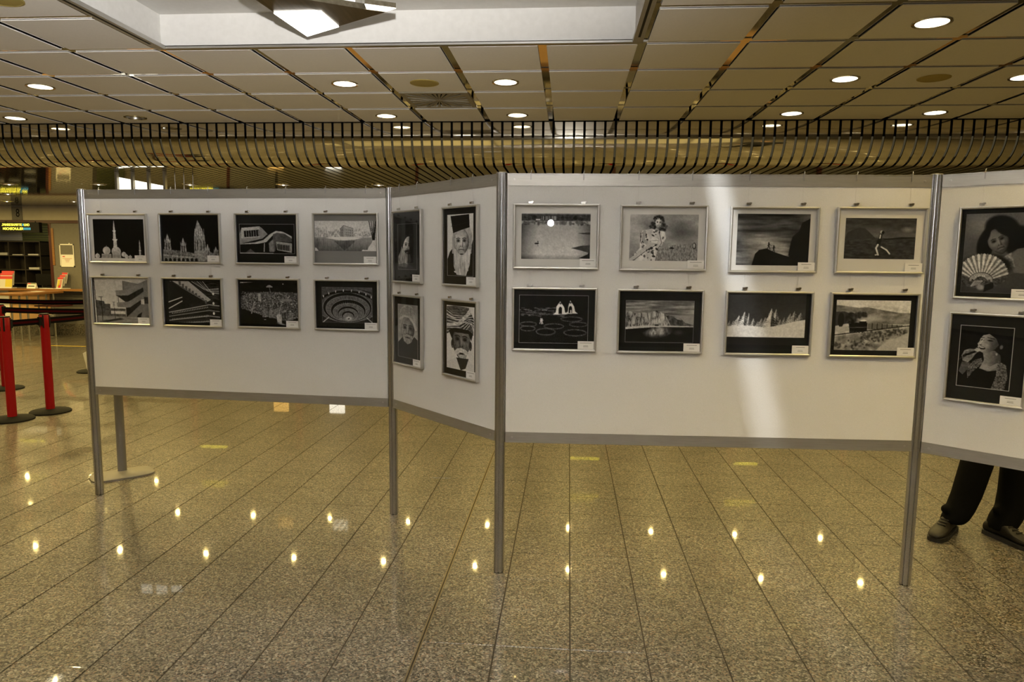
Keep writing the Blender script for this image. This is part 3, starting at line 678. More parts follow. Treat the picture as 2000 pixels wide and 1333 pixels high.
# ------------------------------------------------------------------ printed photographs (drawn in the print's own 2-D frame)
class Pic:
    def __init__(s, box, base=.5, nx=150, seed=1):
        s.x0, s.y0, s.x1, s.y1 = box
        s.nx = nx; s.ny = max(8, int(nx*(s.y1-s.y0)/(s.x1-s.x0))); W, H = nx*2, s.ny*2
        s.X, s.Y = np.meshgrid(s.x0+(np.arange(W)+.5)/W*(s.x1-s.x0), s.y0+(np.arange(H)+.5)/H*(s.y1-s.y0))
        s.a = np.full((H, W), float(base)); s.rng = np.random.RandomState(seed); s.u = (s.x1-s.x0)/100.
    def put(s, m, v, al=1.):
        k = m.astype(float)*al; s.a = s.a*(1-k)+v*k; return s
    def pm(s, pts):
        X, Y = s.X, s.Y; ins = np.zeros(X.shape, bool); n = len(pts)
        for i in range(n):
            (ax, ay), (bx, by) = pts[i], pts[(i+1) % n]
            if ay == by: continue
            c = ((ay > Y) != (by > Y)) & (X < (bx-ax)*(Y-ay)/(by-ay)+ax); ins ^= c
        return ins
    def poly(s, pts, v, al=1.): return s.put(s.pm(pts), v, al)
    def em(s, cx, cy, rx, ry, rot=0, soft=0.):
        c, q = math.cos(rot), math.sin(rot); dx, dy = s.X-cx, s.Y-cy
        r = np.sqrt(((dx*c+dy*q)/rx)**2+((-dx*q+dy*c)/ry)**2)
        return np.clip((1-r)/soft+.0, 0, 1) if soft else (r < 1)
    def ell(s, cx, cy, rx, ry, v, rot=0, soft=0., al=1.): return s.put(s.em(cx, cy, rx, ry, rot, soft), v, al)
    def lm(s, pts, w):
        d = np.full(s.X.shape, 1e9)
        for (ax, ay), (bx, by) in zip(pts[:-1], pts[1:]):
            vx, vy = bx-ax, by-ay; L = vx*vx+vy*vy+1e-9
            t = np.clip(((s.X-ax)*vx+(s.Y-ay)*vy)/L, 0, 1); d = np.minimum(d, np.hypot(s.X-ax-t*vx, s.Y-ay-t*vy))
        return d < w/2
    def line(s, pts, w, v, al=1.): return s.put(s.lm(pts, w), v, al)
    def arc(s, cx, cy, rx, ry, a0, a1, w, v, al=1., n=24):
        return s.line([(cx+rx*math.cos(a0+(a1-a0)*k/n), cy+ry*math.sin(a0+(a1-a0)*k/n)) for k in range(n+1)], w, v, al)
    def band(s, y0, y1, v0, v1):
        m = (s.Y >= y0) & (s.Y <= y1); t = np.clip((s.Y-y0)/(y1-y0), 0, 1); s.a = np.where(m, v0+(v1-v0)*t, s.a); return s
    def nz(s, sx, sy, oct=3):
        H, W = s.a.shape; out = np.zeros((H, W)); amp = 1.; tot = 0.
        for o in range(oct):
            gx, gy = max(2, int((s.x1-s.x0)/sx*2**o))+2, max(2, int((s.y1-s.y0)/sy*2**o))+2
            g = s.rng.rand(gy, gx); yy = np.linspace(0, gy-1.001, H); xx = np.linspace(0, gx-1.001, W)
            yi, xi = yy.astype(int), xx.astype(int); fy, fx = (yy-yi)[:, None], (xx-xi)[None, :]
            a = g[yi][:, xi]; b = g[yi][:, xi+1]; c = g[yi+1][:, xi]; d = g[yi+1][:, xi+1]
            out += amp*((a*(1-fx)+b*fx)*(1-fy)+(c*(1-fx)+d*fx)*fy); tot += amp; amp *= .55
        return out/tot-.5
    def tex(s, m, amp, sx, sy=None, oct=3):
        s.a = s.a+np.asarray(m, float)*amp*s.nz(sx, sy or sx, oct); return s
    def tree(s, x, yb, w, h, v, snow=None):
        for k in range(5):
            t = k/5.; y1 = yb-h+h*(t+.3)*.95; ww = w*(.25+.75*t); s.poly([(x, yb-h+h*t*.8), (x-ww, min(y1, yb)), (x+ww, min(y1, yb))], v)
            if snow is not None: s.line([(x-ww*.8, min(y1, yb)-h*.05), (x-ww*.2, yb-h+h*(t*.8+.08))], h*.05, snow, .8)
        return s
    def person(s, x, yb, h, v, step=.12):
        s.line([(x-h*step, yb), (x, yb-h*.48)], h*.10, v).line([(x+h*step, yb), (x, yb-h*.48)], h*.10, v)
        s.line([(x, yb-h*.48), (x, yb-h*.82)], h*.2, v).ell(x, yb-h*.92, h*.08, h*.09, v)
        return s.line([(x-h*.16, yb-h*.5), (x, yb-h*.78), (x+h*.2, yb-h*.62)], h*.07, v)
    def face(s, cx, cy, rx, ry, v, side=0, rot=0, old=0):
        c, q = math.cos(rot), math.sin(rot)
        P = lambda u, w: (cx+u*rx*c-w*ry*q, cy+u*rx*q+w*ry*c)
        u = ((s.X-cx)*c+(s.Y-cy)*q)/rx; w = (-(s.X-cx)*q+(s.Y-cy)*c)/ry
        wd = np.where(w > .15, 1-.42*np.clip(w-.15, 0, 1)**1.3, 1.); r2 = (u/wd)**2+w**2; m = r2 < 1
        nzv = np.sqrt(np.clip(1-r2, 0, 1)); sh = np.clip(.55*nzv-.62*side*u-.18*w+.42, .12, 1.25)
        s.a = np.where(m, v*sh, s.a); s.tex(m, .10+.16*old, rx*.22)
        E = lambda a_, b_, ra, rb, val, al=.8, soft=.7: s.ell(*P(a_, b_), rx*ra, ry*rb, val, rot, soft, al)
        for k in (-.40, .40):
            E(k, -.14, .34, .17, v*.22, .85); E(k, -.10, .20, .06, v*.08, 1, .5); E(k-.07, -.115, .05, .022, v*1.1, .6)
            s.line([P(k-.25, -.27), P(k, -.33), P(k+.24, -.28)], ry*.055, v*.16, .8)
            E(k*1.1, .14, .24, .16, v*1.12, .45)
            s.line([P(k*.55, .30), P(k*.95, .56)], ry*.035, v*.3, .45)
        E(.03, .04, .13, .30, v*1.22, .7); E(.17 if side >= 0 else -.14, .10, .10, .28, v*.35, .55); E(-.10, .27, .09, .05, v*.15, .9); E(.13, .27, .09, .05, v*.15, .9)
        s.line([P(-.32, .53), P(-.08, .50), P(.08, .50), P(.32, .53)], ry*.05, v*.14, .9); E(0, .61, .26, .07, v*1.05, .6); E(0, .70, .3, .06, v*.3, .5)
        if old:
            for k in range(4): s.line([P(-.5, -.45-.1*k), P(0, -.5-.1*k), P(.5, -.45-.1*k)], ry*.02, v*.3, .5)
            for k in (-1, 1): s.line([P(.62*k, -.05), P(.5*k, .05), P(.66*k, .3)], ry*.025, v*.25, .5)
        return s
    def curls(s, pts, n, r, v0, v1):
        for k in range(n):
            (x, y, a_, b_) = pts[s.rng.randint(len(pts))]; t = s.rng.rand()*6.28; q = s.rng.rand()**.5
            s.ell(x+a_*q*math.cos(t), y+b_*q*math.sin(t), r*(.5+s.rng.rand()), r*(.4+s.rng.rand()), v0+(v1-v0)*s.rng.rand()**2, s.rng.rand()*3, .8, .8)
        return s
    def border(s, v, w=.9):
        m = (s.X < s.x0+w*s.u) | (s.X > s.x1-w*s.u) | (s.Y < s.y0+w*s.u) | (s.Y > s.y1-w*s.u); return s.put(m, v)
    def out(s):
        s.a = s.a*(1+.10*s.nz(5*s.u, 5*s.u, 3)+.20*s.nz(1.5*s.u, 1.5*s.u, 2))
        a = np.clip(s.a, .012, .95); return (a[0::2, 0::2]+a[1::2, 0::2]+a[0::2, 1::2]+a[1::2, 1::2])/4

def d_mosque(p):
    p.a[:] = .03; W = .72
    for x, y, r in ((105, 518, 24), (200, 462, 38), (297, 470, 46), (372, 500, 24), (398, 522, 19), (436, 526, 16)):
        p.ell(x, y, r, r*1.05, W); p.tex(p.em(x, y, r, r), .12, r*.6); p.ell(x+r*.4, y+r*.1, r*.7, r, .5, 0, .7, .5); p.line([(x, y-r), (x, y-r*1.35)], 3, W)
    p.poly([(150, 495), (245, 495), (248, 540), (142, 540)], .6).poly([(258, 470), (338, 470), (345, 540), (252, 540)], .62)
    for x0 in range(148, 340, 14): p.line([(x0, 505), (x0, 536)], 4, .35)
    p.poly([(275, 350), (307, 350), (309, 470), (270, 470)], .74).poly([(264, 345), (316, 345), (310, 362), (270, 362)], .8)
    p.poly([(277, 262), (298, 262), (302, 345), (272, 345)], .72).poly([(270, 258), (303, 258), (300, 270), (273, 270)], .8)
    p.poly([(280, 205), (293, 205), (297, 258), (276, 258)], .7).poly([(286, 160), (288, 160), (293, 205), (280, 205)], .72)
    p.poly([(529, 385), (540, 385), (545, 510), (525, 510)], .62).poly([(524, 455), (547, 455), (545, 465), (526, 465)], .75).poly([(533, 355), (535, 355), (540, 385), (529, 385)], .65)
    p.poly([(510, 510), (560, 505), (583, 520), (583, 540), (500, 540)], .66).tex(p.a > .4, .18, 10)
def d_townhall(p):
    p.a[:] = .025
    def spire(x, yt, yb, w):
        p.poly([(x, yt), (x-w*.35, yt+(yb-yt)*.45), (x+w*.35, yt+(yb-yt)*.45)], .55); p.poly([(x-w*.45, yt+(yb-yt)*.42), (x+w*.45, yt+(yb-yt)*.42), (x+w*.6, yb), (x-w*.6, yb)], .5)
        for k in (-.45, .45): p.poly([(x+k*w, yt+(yb-yt)*.25), (x+k*w-w*.1, yt+(yb-yt)*.5), (x+k*w+w*.1, yt+(yb-yt)*.5)], .5)
        for k in (-.25, .12): p.poly([(x+k*w, yt+(yb-yt)*.55), (x+k*w+w*.14, yt+(yb-yt)*.55), (x+k*w+w*.14, yb-3), (x+k*w, yb-3)], .16)
    p.poly([(765, 455), (1000, 480), (1090, 500), (1220, 470), (1335, 525), (1335, 580), (760, 580)], .42)
    spire(812, 295, 470, 62); spire(970, 338, 490, 56); spire(1215, 400, 520, 40); spire(1297, 425, 525, 44)
    p.poly([(1122, 160), (1085, 300), (1078, 500), (1200, 500), (1190, 320), (1165, 250)], .52); p.poly([(1088, 490), (1215, 470), (1220, 580), (1085, 580)], .5)
    for x in (1095, 1115, 1150, 1180): p.line([(x, 370), (x, 465)], 9, .18)
    for x in range(1095, 1190, 22): p.line([(x, 250), (x, 320)], 5, .75)
    for x in range(775, 1100, 44): p.ell(x+14, 568, 14, 20, .08); p.line([(x-8, 510), (x-8, 578)], 4, .65)
    p.line([(770, 520), (1080, 545)], 5, .7).line([(770, 500), (1080, 527)], 3, .15)
    p.tex(p.a > .1, .5, 11, 14, 3)
def d_concrete(p):
    p.band(740, 1195, .70, .76); p.tex(p.a > 0, .04, 80)
    p.poly([(375, 768), (530, 795), (615, 757), (640, 757), (640, 1130), (395, 1130), (395, 960), (375, 900)], .42)
    p.poly([(298, 865), (420, 855), (575, 775), (585, 815), (425, 910), (300, 915)], .47).poly([(298, 915), (425, 912), (580, 830), (585, 870), (430, 975), (390, 975), (320, 925)], .12)
    p.poly([(305, 985), (420, 975), (580, 890), (582, 935), (430, 1032), (310, 1032)], .46).poly([(395, 1036), (440, 1030), (552, 955), (552, 995), (440, 1095), (400, 1130)], .14)
    p.poly([(445, 1095), (610, 990), (640, 1010), (560, 1070), (520, 1130), (445, 1130)], .42).poly([(520, 1100), (560, 1075), (545, 1130), (500, 1130)], .1)
    p.poly([(553, 950), (585, 945), (585, 1000), (553, 995)], .72).poly([(585, 925), (640, 925), (640, 990), (590, 990)], .16)
    p.line([(322, 925), (322, 985)], 9, .35).line([(375, 768), (375, 860)], 4, .2)
    p.poly([(90, 962), (175, 975), (178, 1000), (235, 1000), (235, 1050), (90, 1050)], .27).poly([(90, 1045), (235, 1045), (392, 1045), (392, 1125), (90, 1125)], .3)
    p.poly([(240, 1070), (388, 1070), (388, 1100), (240, 1100)], .75).tex(p.pm([(90, 962), (235, 1000), (392, 1045), (392, 1125), (90, 1125)]), .25, 14)
    p.poly([(90, 1120), (640, 1130), (640, 1195), (90, 1195)], .5).tex(p.Y > 1125, .28, 60, 5).poly([(100, 1180), (330, 1140), (380, 1150), (200, 1185)], .2)
    p.line([(145, 932), (150, 1165)], 6, .07).line([(120, 932), (160, 932)], 5, .08).line([(273, 982), (280, 1145)], 5, .1).line([(262, 982), (286, 982)], 4, .1)
    p.tex(p.pm([(298, 768), (640, 757), (640, 1130), (298, 1130)]), .13, 30).line([(78, 740), (98, 1195)], 6, .03)
def d_escalator(p):
    p.a[:] = .13; p.tex(p.a > 0, .1, 40)
    p.poly([(862, 768), (1030, 768), (1250, 950), (1215, 970)], .62)
    for k in range(9): x = 930+k*32; y = 790+k*23; p.poly([(x, y-18), (x+24, y-18), (x+24, y+22), (x+4, y+16)], .3)
    p.line([(845, 770), (1200, 968)], 5, .5).poly([(820, 780), (860, 775), (1180, 965), (1060, 1000), (830, 985)], .12)
    for k in range(5): p.line([(1060+k*28, 768), (1190+k*18, 850+k*8), (1335, 900+k*12-60)], 6, .62-.25*(k % 2))
    p.poly([(1200, 768), (1335, 768), (1335, 830), (1260, 815)], .12).tex(p.X > 1190, .35, 40, 10)
    for y0, y1 in ((980, 930), (1045, 968)): p.line([(822, y0), (960, y1)], 10, .6).line([(822, y0), (960, y1)], 4, .85)
    for r in range(7):
        y = 1060+r*20; p.line([(822, y+24), (1230, y-60+r*8), (1335, y-50+r*8)], 8, (.62, .2, .5, .12, .55, .18, .45)[r])
        if r in (1, 4, 6):
            for k in range(22): x = 850+k*17; yy = y+20-(x-822)*(.205-.02*r); p.poly([(x, yy), (x+8, yy-14), (x+11, yy+4)], .62)
    for y in (890, 985, 1085): p.ell(1275, y, 10, 14, .8)
def d_modern(p):
    p.a[:] = .05; p.poly([(95, 300), (118, 238), (305, 222), (330, 240), (385, 300), (330, 345), (95, 400)], .5).poly([(118, 238), (305, 222), (300, 330), (112, 345)], .66)
    p.poly([(140, 268), (298, 255), (298, 322), (145, 332)], .06)
    for k in range(6): p.line([(165+k*25, 262), (168+k*25, 330)], 4, .6)
    p.poly([(97, 400), (250, 385), (340, 360), (410, 300), (470, 268), (540, 275), (632, 322), (632, 345), (540, 300), (470, 290), (430, 320), (370, 380), (280, 400), (97, 412)], .66)
    p.poly([(97, 405), (280, 398), (370, 382), (430, 322), (445, 480), (120, 480)], .06).poly([(440, 300), (480, 285), (560, 295), (632, 345), (632, 380), (470, 370), (460, 470), (430, 470)], .3)
    p.poly([(470, 372), (632, 392), (628, 488), (478, 460)], .55).poly([(482, 398), (610, 412), (608, 470), (486, 455)], .1)
    for k in range(7): p.line([(498+k*17, 402), (500+k*17, 466)], 4, .55)
    p.line([(350, 395), (345, 475)], 9, .6).poly([(395, 390), (440, 350), (450, 480), (400, 480)], .45).poly([(140, 495), (205, 450), (260, 495)], .3).poly([(97, 488), (440, 490), (440, 500), (97, 500)], .6)
    for k in range(4): p.line([(500, 300+k*15), (620, 330+k*13)], 3, .12)
    p.tex(p.a > .15, .18, 16).border(.6, .8)
def d_villa(p):
    p.band(163, 330, .74, .80).band(330, 472, .55, .42); r = p.rng
    for k in range(26): x = 852+r.rand()*150; p.line([(x, 332), (x+r.randn()*5, 222+r.rand()*50)], 2.5, .42, .6)
    p.curls([(885, 280, 55, 50), (1075, 290, 45, 36), (1275, 285, 70, 42), (985, 300, 60, 28), (1370, 300, 60, 28)], 260, 9, .48, .68)
    p.poly([(1115, 248), (1150, 212), (1245, 242), (1256, 326), (1115, 326)], .50).poly([(1150, 212), (1245, 242), (1252, 326), (1150, 329)], .62).line([(1112, 248), (1150, 210), (1250, 242)], 4, .3)
    for q_ in range(3):
        for k in range(5): p.line([(1165+k*18, 248+q_*25+k*2), (1165+k*18, 261+q_*25+k*2)], 6, .30)
        for k in range(2): p.line([(1125+k*13, 252+q_*25), (1125+k*13, 264+q_*25)], 5, .3)
    p.tex(p.Y < 326, .12, 10).poly([(960, 336), (1060, 329), (1160, 326), (1340, 335), (1260, 354), (1160, 362), (1080, 358)], .86)
    p.poly([(1050, 366), (1270, 364), (1225, 410), (1155, 464), (1100, 415)], .30, .75).poly([(1236, 366), (1262, 364), (1250, 440)], .32, .6).tex(p.em(1155, 400, 110, 70), .25, 8, 26)
    for k in range(14): x = 856+r.rand()*110; p.line([(x, 345), (x+3, 400+r.rand()*65)], 4, .28, .5)
    p.tex(p.Y > 345, .12, 8, 40); p.a -= (p.Y > 365)*.1*((p.Y-365)/107.)
    p.poly([(1330, 472), (1340, 455), (1390, 458), (1400, 430), (1430, 390), (1450, 350), (1482, 332), (1482, 472)], .80).poly([(850, 436), (866, 440), (890, 472), (850, 472)], .80)
    for a_, b_ in ((1408, 1445), (1430, 1450), (1452, 1452), (1470, 1456), (1480, 1462)): p.line([(a_, 165), (b_, 355)], 8, .10); p.line([(a_+6, 220), (b_-22, 262)], 3, .2, .6)
def d_city(p):
    p.a[:] = .06; p.tex(p.Y < 900, .16, 60, 30); p.poly([(108, 778), (250, 778), (108, 792)], .6); r = p.rng
    c_ = [(112, 930), (180, 890), (400, 872), (690, 880), (690, 1130), (560, 1160), (330, 1110), (112, 1040)]; p.poly(c_, .30).tex(p.pm(c_), .75, 9, 7, 3)
    pts = sorted([(118+r.rand()*565, 872+abs(r.randn())*75) for k in range(900)], key=lambda q_: q_[1])
    for x, y in pts:
        if y > 1150 or (x < 330 and y > 1070): continue
        g = .5+(y-870)/260.; w, h_ = (3+r.rand()*9)*g, (3+r.rand()*8)*g; v = .12+.62*r.rand()**1.4
        p.poly([(x, y), (x+w, y-r.rand()*3), (x+w, y+h_), (x, y+h_)], v); p.poly([(x, y), (x+w*.5, y-h_*.4), (x+w, y)], v*.5)
    p.poly([(376, 822), (395, 808), (408, 806), (440, 820), (440, 830), (376, 830)], .6).line([(405, 825), (418, 880)], 6, .45).ell(545, 795, 5, 5, .7)
    p.poly([(290, 890), (318, 890), (318, 965), (290, 965)], .58).poly([(510, 940), (635, 945), (635, 965), (510, 970)], .42).line([(245, 985), (228, 1050), (215, 1100)], 10, .55)
    for x, y in ((330, 1055), (395, 1062), (445, 1050), (590, 1080)): q_ = [(x, y), (x+25, y-14), (x+50, y), (x+50, y+68), (x, y+72)]; p.poly(q_, .40); p.tex(p.pm(q_), .5, 8, 6)
    p.poly([(470, 1105), (498, 1085), (525, 1105), (525, 1185), (480, 1175)], .6).line([(525, 985), (500, 1090)], 9, .5)
    p.poly([(108, 1075), (320, 1110), (330, 1150), (560, 1200), (560, 1215), (108, 1215)], .05, .9).tex(p.a > .2, .35, 10).ell(520, 1190, 60, 10, .5, .2, .6)
def d_spiral(p):
    p.a[:] = .16; p.tex(p.a > 0, .16, 30)
    for cx, cy, rx, ry, v in ((1180, 1010, 330, 165, .30), (1180, 1030, 250, 150, .08), (1185, 1040, 225, 128, .33), (1190, 1060, 180, 110, .07), (1192, 1075, 160, 88, .34), (1188, 1090, 108, 75, .08), (1190, 1100, 98, 60, .36), (1188, 1110, 66, 48, .1), (1190, 1122, 52, 38, .42)):
        p.ell(cx, cy, rx, ry, v); p.arc(cx, cy, rx, ry, 0, 2*math.pi, 5, .5, .8, 48)
    p.ell(1195, 1140, 40, 26, .72, 0, .6).ell(1195, 1142, 12, 8, .3)
    for k in range(40):
        t = 2*math.pi*k/40; p.line([(1188+125*math.cos(t), 1080+78*math.sin(t)), (1186+150*math.cos(t), 1068+96*math.sin(t))], 3, .55, .6); p.line([(1185+190*math.cos(t), 1050+112*math.sin(t)), (1184+222*math.cos(t), 1040+126*math.sin(t))], 3, .5, .5)
    p.poly([(918, 825), (1440, 825), (1440, 870), (1300, 850), (1100, 850), (960, 900), (918, 960)], .28).arc(1180, 1010, 300, 140, math.pi*1.02, math.pi*1.95, 22, .06)
    for k in range(9): t = math.pi*(1.1+.09*k); p.line([(1180+292*math.cos(t), 1005+138*math.sin(t)), (1180+292*math.cos(t), 990+138*math.sin(t))], 8, .75)
    for sgn, x in ((-1, 930), (1, 1440)): p.line([(x, 1180), (x+(-sgn)*60, 1130)], 10, .6)
    p.tex(p.a > .2, .25, 9).border(.35, .6)
def d_turbanside(p):
    p.band(330, 617, .045, .07)
    p.poly([(80, 475), (92, 425), (122, 388), (160, 398), (158, 440), (112, 452)], .085).tex(p.em(120, 425, 45, 40), .06, 8)
    p.face(126, 470, 26, 62, .62, .95, .18, 1); p.poly([(140, 400), (160, 420), (160, 530), (142, 520), (136, 440)], .05, .85)
    p.poly([(108, 498), (126, 492), (146, 498), (146, 512), (126, 506), (112, 514)], .10)
    b_ = [(92, 470), (104, 500), (120, 520), (142, 522), (150, 560), (120, 604), (72, 596), (68, 540), (84, 500)]
    p.poly(b_, .48).tex(p.pm(b_), .6, 4, 26).poly([(128, 520), (150, 520), (160, 600), (126, 600)], .10, .7).poly([(66, 585), (110, 575), (184, 612), (184, 617), (66, 617)], .22, .6).border(.6, 1.2)
def d_priest(p):
    p.a[:] = .80; p.poly([(371, 560), (388, 510), (410, 480), (430, 620), (371, 660)], .05).poly([(500, 560), (526, 440), (530, 440), (530, 660), (500, 660)], .05).poly([(371, 590), (420, 640), (530, 620), (530, 660), (371, 660)], .05)
    p.poly([(403, 410), (412, 385), (512, 362), (523, 410), (518, 520), (402, 520)], .62).tex(p.pm([(403, 410), (412, 385), (512, 362), (523, 410), (518, 520), (402, 520)]), .4, 4, 16)
    p.face(458, 452, 46, 86, .74, .25, 0, 1)
    p.poly([(392, 288), (504, 282), (508, 362), (470, 372), (408, 394)], .045).line([(398, 350), (506, 330)], 3, .14)
    b_ = [(410, 485), (430, 498), (440, 520), (458, 508), (478, 520), (495, 495), (514, 495), (508, 590), (486, 656), (430, 652), (412, 600)]
    p.poly(b_, .72).tex(p.pm(b_), .55, 4, 40).tex(p.pm(b_), .25, 14, 60).poly([(440, 512), (458, 500), (480, 512), (474, 524), (446, 524)], .6).ell(460, 524, 15, 5, .12, 0, .5).border(.7, 1.1)
def d_knithat(p):
    p.band(815, 1150, .50, .58); p.tex(p.a > 0, .25, 30).poly([(70, 1060), (100, 1020), (140, 1060), (170, 1010), (192, 1030), (192, 1150), (70, 1150)], .12).tex(p.Y > 1060, .08, 10, 30)
    p.face(130, 972, 41, 92, .50, .55, .05, 1)
    h_ = [(83, 910), (86, 850), (112, 820), (155, 822), (178, 868), (182, 962), (165, 920), (130, 888), (100, 892)]
    p.poly(h_, .60)
    for k in range(11): p.line([(88+k*8.6, 893-abs(k-4)*3), (97+k*7.2, 824+abs(k-5)*4)], 2.4, .25, .8)
    p.line([(85, 908), (108, 888), (140, 891), (167, 926), (180, 965)], 13, .68).tex(p.pm(h_), .25, 6)
    p.poly([(100, 1010), (128, 1002), (160, 1008), (156, 1046), (130, 1064), (108, 1046)], .62, .7).tex(p.em(130, 1032, 32, 32), .5, 4, 10).ell(131, 1022, 17, 6, .12, 0, .6).border(.7, 1.2)
def d_turban(p):
    p.a[:] = .78; p.face(455, 1045, 56, 112, .42, -.25, 0, 1)
    for x in (402, 511): p.ell(x, 1065, 9, 28, .16); p.ell(x, 1085, 6, 9, .3)
    t_ = [(364, 1010), (364, 835), (420, 825), (500, 832), (532, 900), (528, 1000), (500, 968), (420, 962), (392, 990)]
    m = p.pm(t_); p.poly(t_, .30)
    for k in range(16): p.put(m & p.lm([(350, 838+k*12), (400+k*5, 880+k*7), (470+k*3, 880+k*3), (540, 820+k*12)], 5), .66 if k % 2 else .10)
    p.put(m & p.lm([(366, 950), (440, 938), (490, 880), (518, 835)], 20), .72).put(m & p.lm([(364, 885), (420, 910), (520, 930)], 7), .7).tex(m, .5, 10, 5)
    p.poly([(378, 985), (412, 966), (500, 968), (526, 990), (516, 1035), (500, 992), (412, 992), (398, 1035)], .07)
    p.poly([(414, 1112), (430, 1092), (455, 1086), (482, 1092), (505, 1112), (500, 1132), (455, 1114), (422, 1136)], .74).tex(p.pm([(414, 1112), (455, 1084), (505, 1112), (500, 1132), (455, 1114), (422, 1136)]), .4, 6, 10)
    p.poly([(432, 1128), (490, 1124), (484, 1152), (450, 1156)], .6).tex(p.em(460, 1140, 30, 16), .5, 5).ell(458, 1119, 18, 6, .08, 0, .5)
    p.poly([(425, 1150), (500, 1146), (500, 1200), (455, 1225), (430, 1225)], .17).poly([(364, 1185), (425, 1148), (452, 1225), (364, 1225)], .74).poly([(535, 1190), (500, 1150), (478, 1225), (535, 1225)], .74).border(.7, 1.0)
def d_lake(p):
    p.band(140, 205, .2, .3).band(205, 512, .60, .80)
    r = p.rng
    for k in range(70): x = 160+r.rand()*550; p.ell(x, 175+r.rand()*18, 8+r.rand()*14, 8+r.rand()*16, .12+.12*r.rand())
    p.band(140, 150, .6, .5).tex(p.Y < 200, .25, 12); p.line([(158, 203), (712, 206)], 4, .55)
    for k in range(60): x = 158+r.rand()*550; p.ell(x, 212+r.rand()*16, 10+r.rand()*12, 6+r.rand()*18, .25+.2*r.rand(), 0, .7)
    p.poly([(272, 188), (308, 188), (308, 198), (272, 198)], .8)
    for k in range(16): x = 310+r.rand()*130; p.line([(x, 165), (x, 195)], 3, .6)
    p.a = np.where(p.Y > 230, p.a-np.clip((np.abs(p.X-440)-150)/400, 0, .35)-np.clip((p.Y-470)/160, 0, .25), p.a)
    p.poly([(610, 300), (712, 292), (712, 310), (650, 307)], .2).poly([(560, 420), (640, 400), (712, 395), (712, 460), (640, 440)], .25).poly([(712, 440), (690, 470), (620, 500), (712, 512)], .12)
    p.tex(p.Y > 400, .08, 10).ell(281, 385, 18, 7, .12).line([(290, 384), (293, 368), (286, 368)], 5, .12).line([(290, 394), (292, 406)], 4, .3)
def d_floral(p):
    p.band(145, 528, .60, .5); p.tex(p.a > 0, .45, 150, 80).ell(1420, 290, 190, 110, .22, 0, .9, .75).ell(1060, 250, 90, 60, .7, 0, .8, .6).ell(1330, 170, 120, 40, .5, 0, .8, .5)
    w_ = [(1215, 450), (1300, 415), (1380, 392), (1480, 385), (1535, 375), (1565, 440), (1565, 528), (1200, 528)]
    p.poly(w_, .46).tex(p.pm(w_), .6, 4, 12).ell(1352, 420, 22, 8, .12, .2).ell(1335, 412, 8, 5, .7).ell(1535, 402, 15, 28, .2).ell(1534, 400, 8, 18, .62)
    p.curls([(1235, 205, 48, 42), (1195, 245, 24, 34), (1275, 250, 34, 34), (1240, 180, 40, 22)], 170, 11, .05, .36)
    p.face(1241, 218, 27, 46, .80, .35, .08)
    p.curls([(1215, 180, 18, 12), (1252, 176, 20, 10), (1276, 222, 10, 34), (1208, 230, 8, 30)], 60, 8, .05, .34)
    d_ = [(1110, 280), (1185, 262), (1225, 275), (1290, 285), (1306, 338), (1270, 400), (1240, 440), (1220, 528), (1008, 528), (1045, 478), (1095, 420), (1090, 350)]
    m = p.pm(d_); p.poly(d_, .74).tex(m, .35, 30, 60)
    r = p.rng
    for k in range(75):
        x, y = 1010+r.rand()*300, 270+r.rand()*255; e = p.em(x, y, 4+r.rand()*11, 3+r.rand()*8, r.rand()*3); p.put(m & e, .10+.25*r.rand())
    p.line([(1130, 290), (1120, 350), (1160, 392)], 26, .58).line([(1160, 392), (1215, 350)], 20, .66).line([(1225, 372), (1130, 430), (1020, 522)], 26, .66).line([(1235, 392), (1150, 440), (1050, 520)], 5, .12).line([(1100, 300), (1095, 380)], 5, .15).line([(1250, 300), (1270, 380), (1240, 430)], 6, .2, .7)
    p.poly([(1175, 350), (1215, 330), (1245, 352), (1232, 382), (1190, 375)], .8).line([(1170, 365), (1240, 358)], 4, .25, .6)
def d_gables(p):
    p.a[:] = .06; p.tex(p.a > 0, .08, 60, 30); r = p.rng
    for k in range(80): x, y = 140+r.rand()*360, 890+r.rand()*70; p.ell(x, y, 10+r.rand()*20, 2+r.rand()*3, .18+.2*r.rand())
    for x, y, a_, b_ in ((210, 1025, 65, 18), (205, 1060, 58, 20), (415, 1040, 78, 20), (555, 980, 85, 18), (350, 1085, 76, 26), (585, 1090, 88, 25), (610, 1022, 70, 18)):
        p.arc(x, y, a_, b_, 0, 2*math.pi, 10, .3, .8, 40); p.ell(x+5, y+2, a_*.82, b_*.7, .04)
    p.tex(p.a > .12, .4, 6, 5)
    for x0, y0, x1, xm, yt in ((405, 945, 525, 463, 838), (500, 938, 604, 543, 830)):
        p.poly([(x0, y0), (x0+25, y0-20), (x0+28, y0-65), (xm, yt), (x1-30, y0-60), (x1-22, y0-20), (x1, y0-4)], .84); p.ell(xm+2, y0-42, 14, 22, .04); p.poly([(xm-12, y0-42), (xm+16, y0-42), (xm+16, y0-6), (xm-12, y0-6)], .04); p.ell(xm+2, y0-90, 9, 8, .3)
    p.line([(548, 910), (548, 935)], 9, .8).person(310, 1020, 46, .75, .2).person(320, 1022, 46, .75, .15).border(.6, .7)
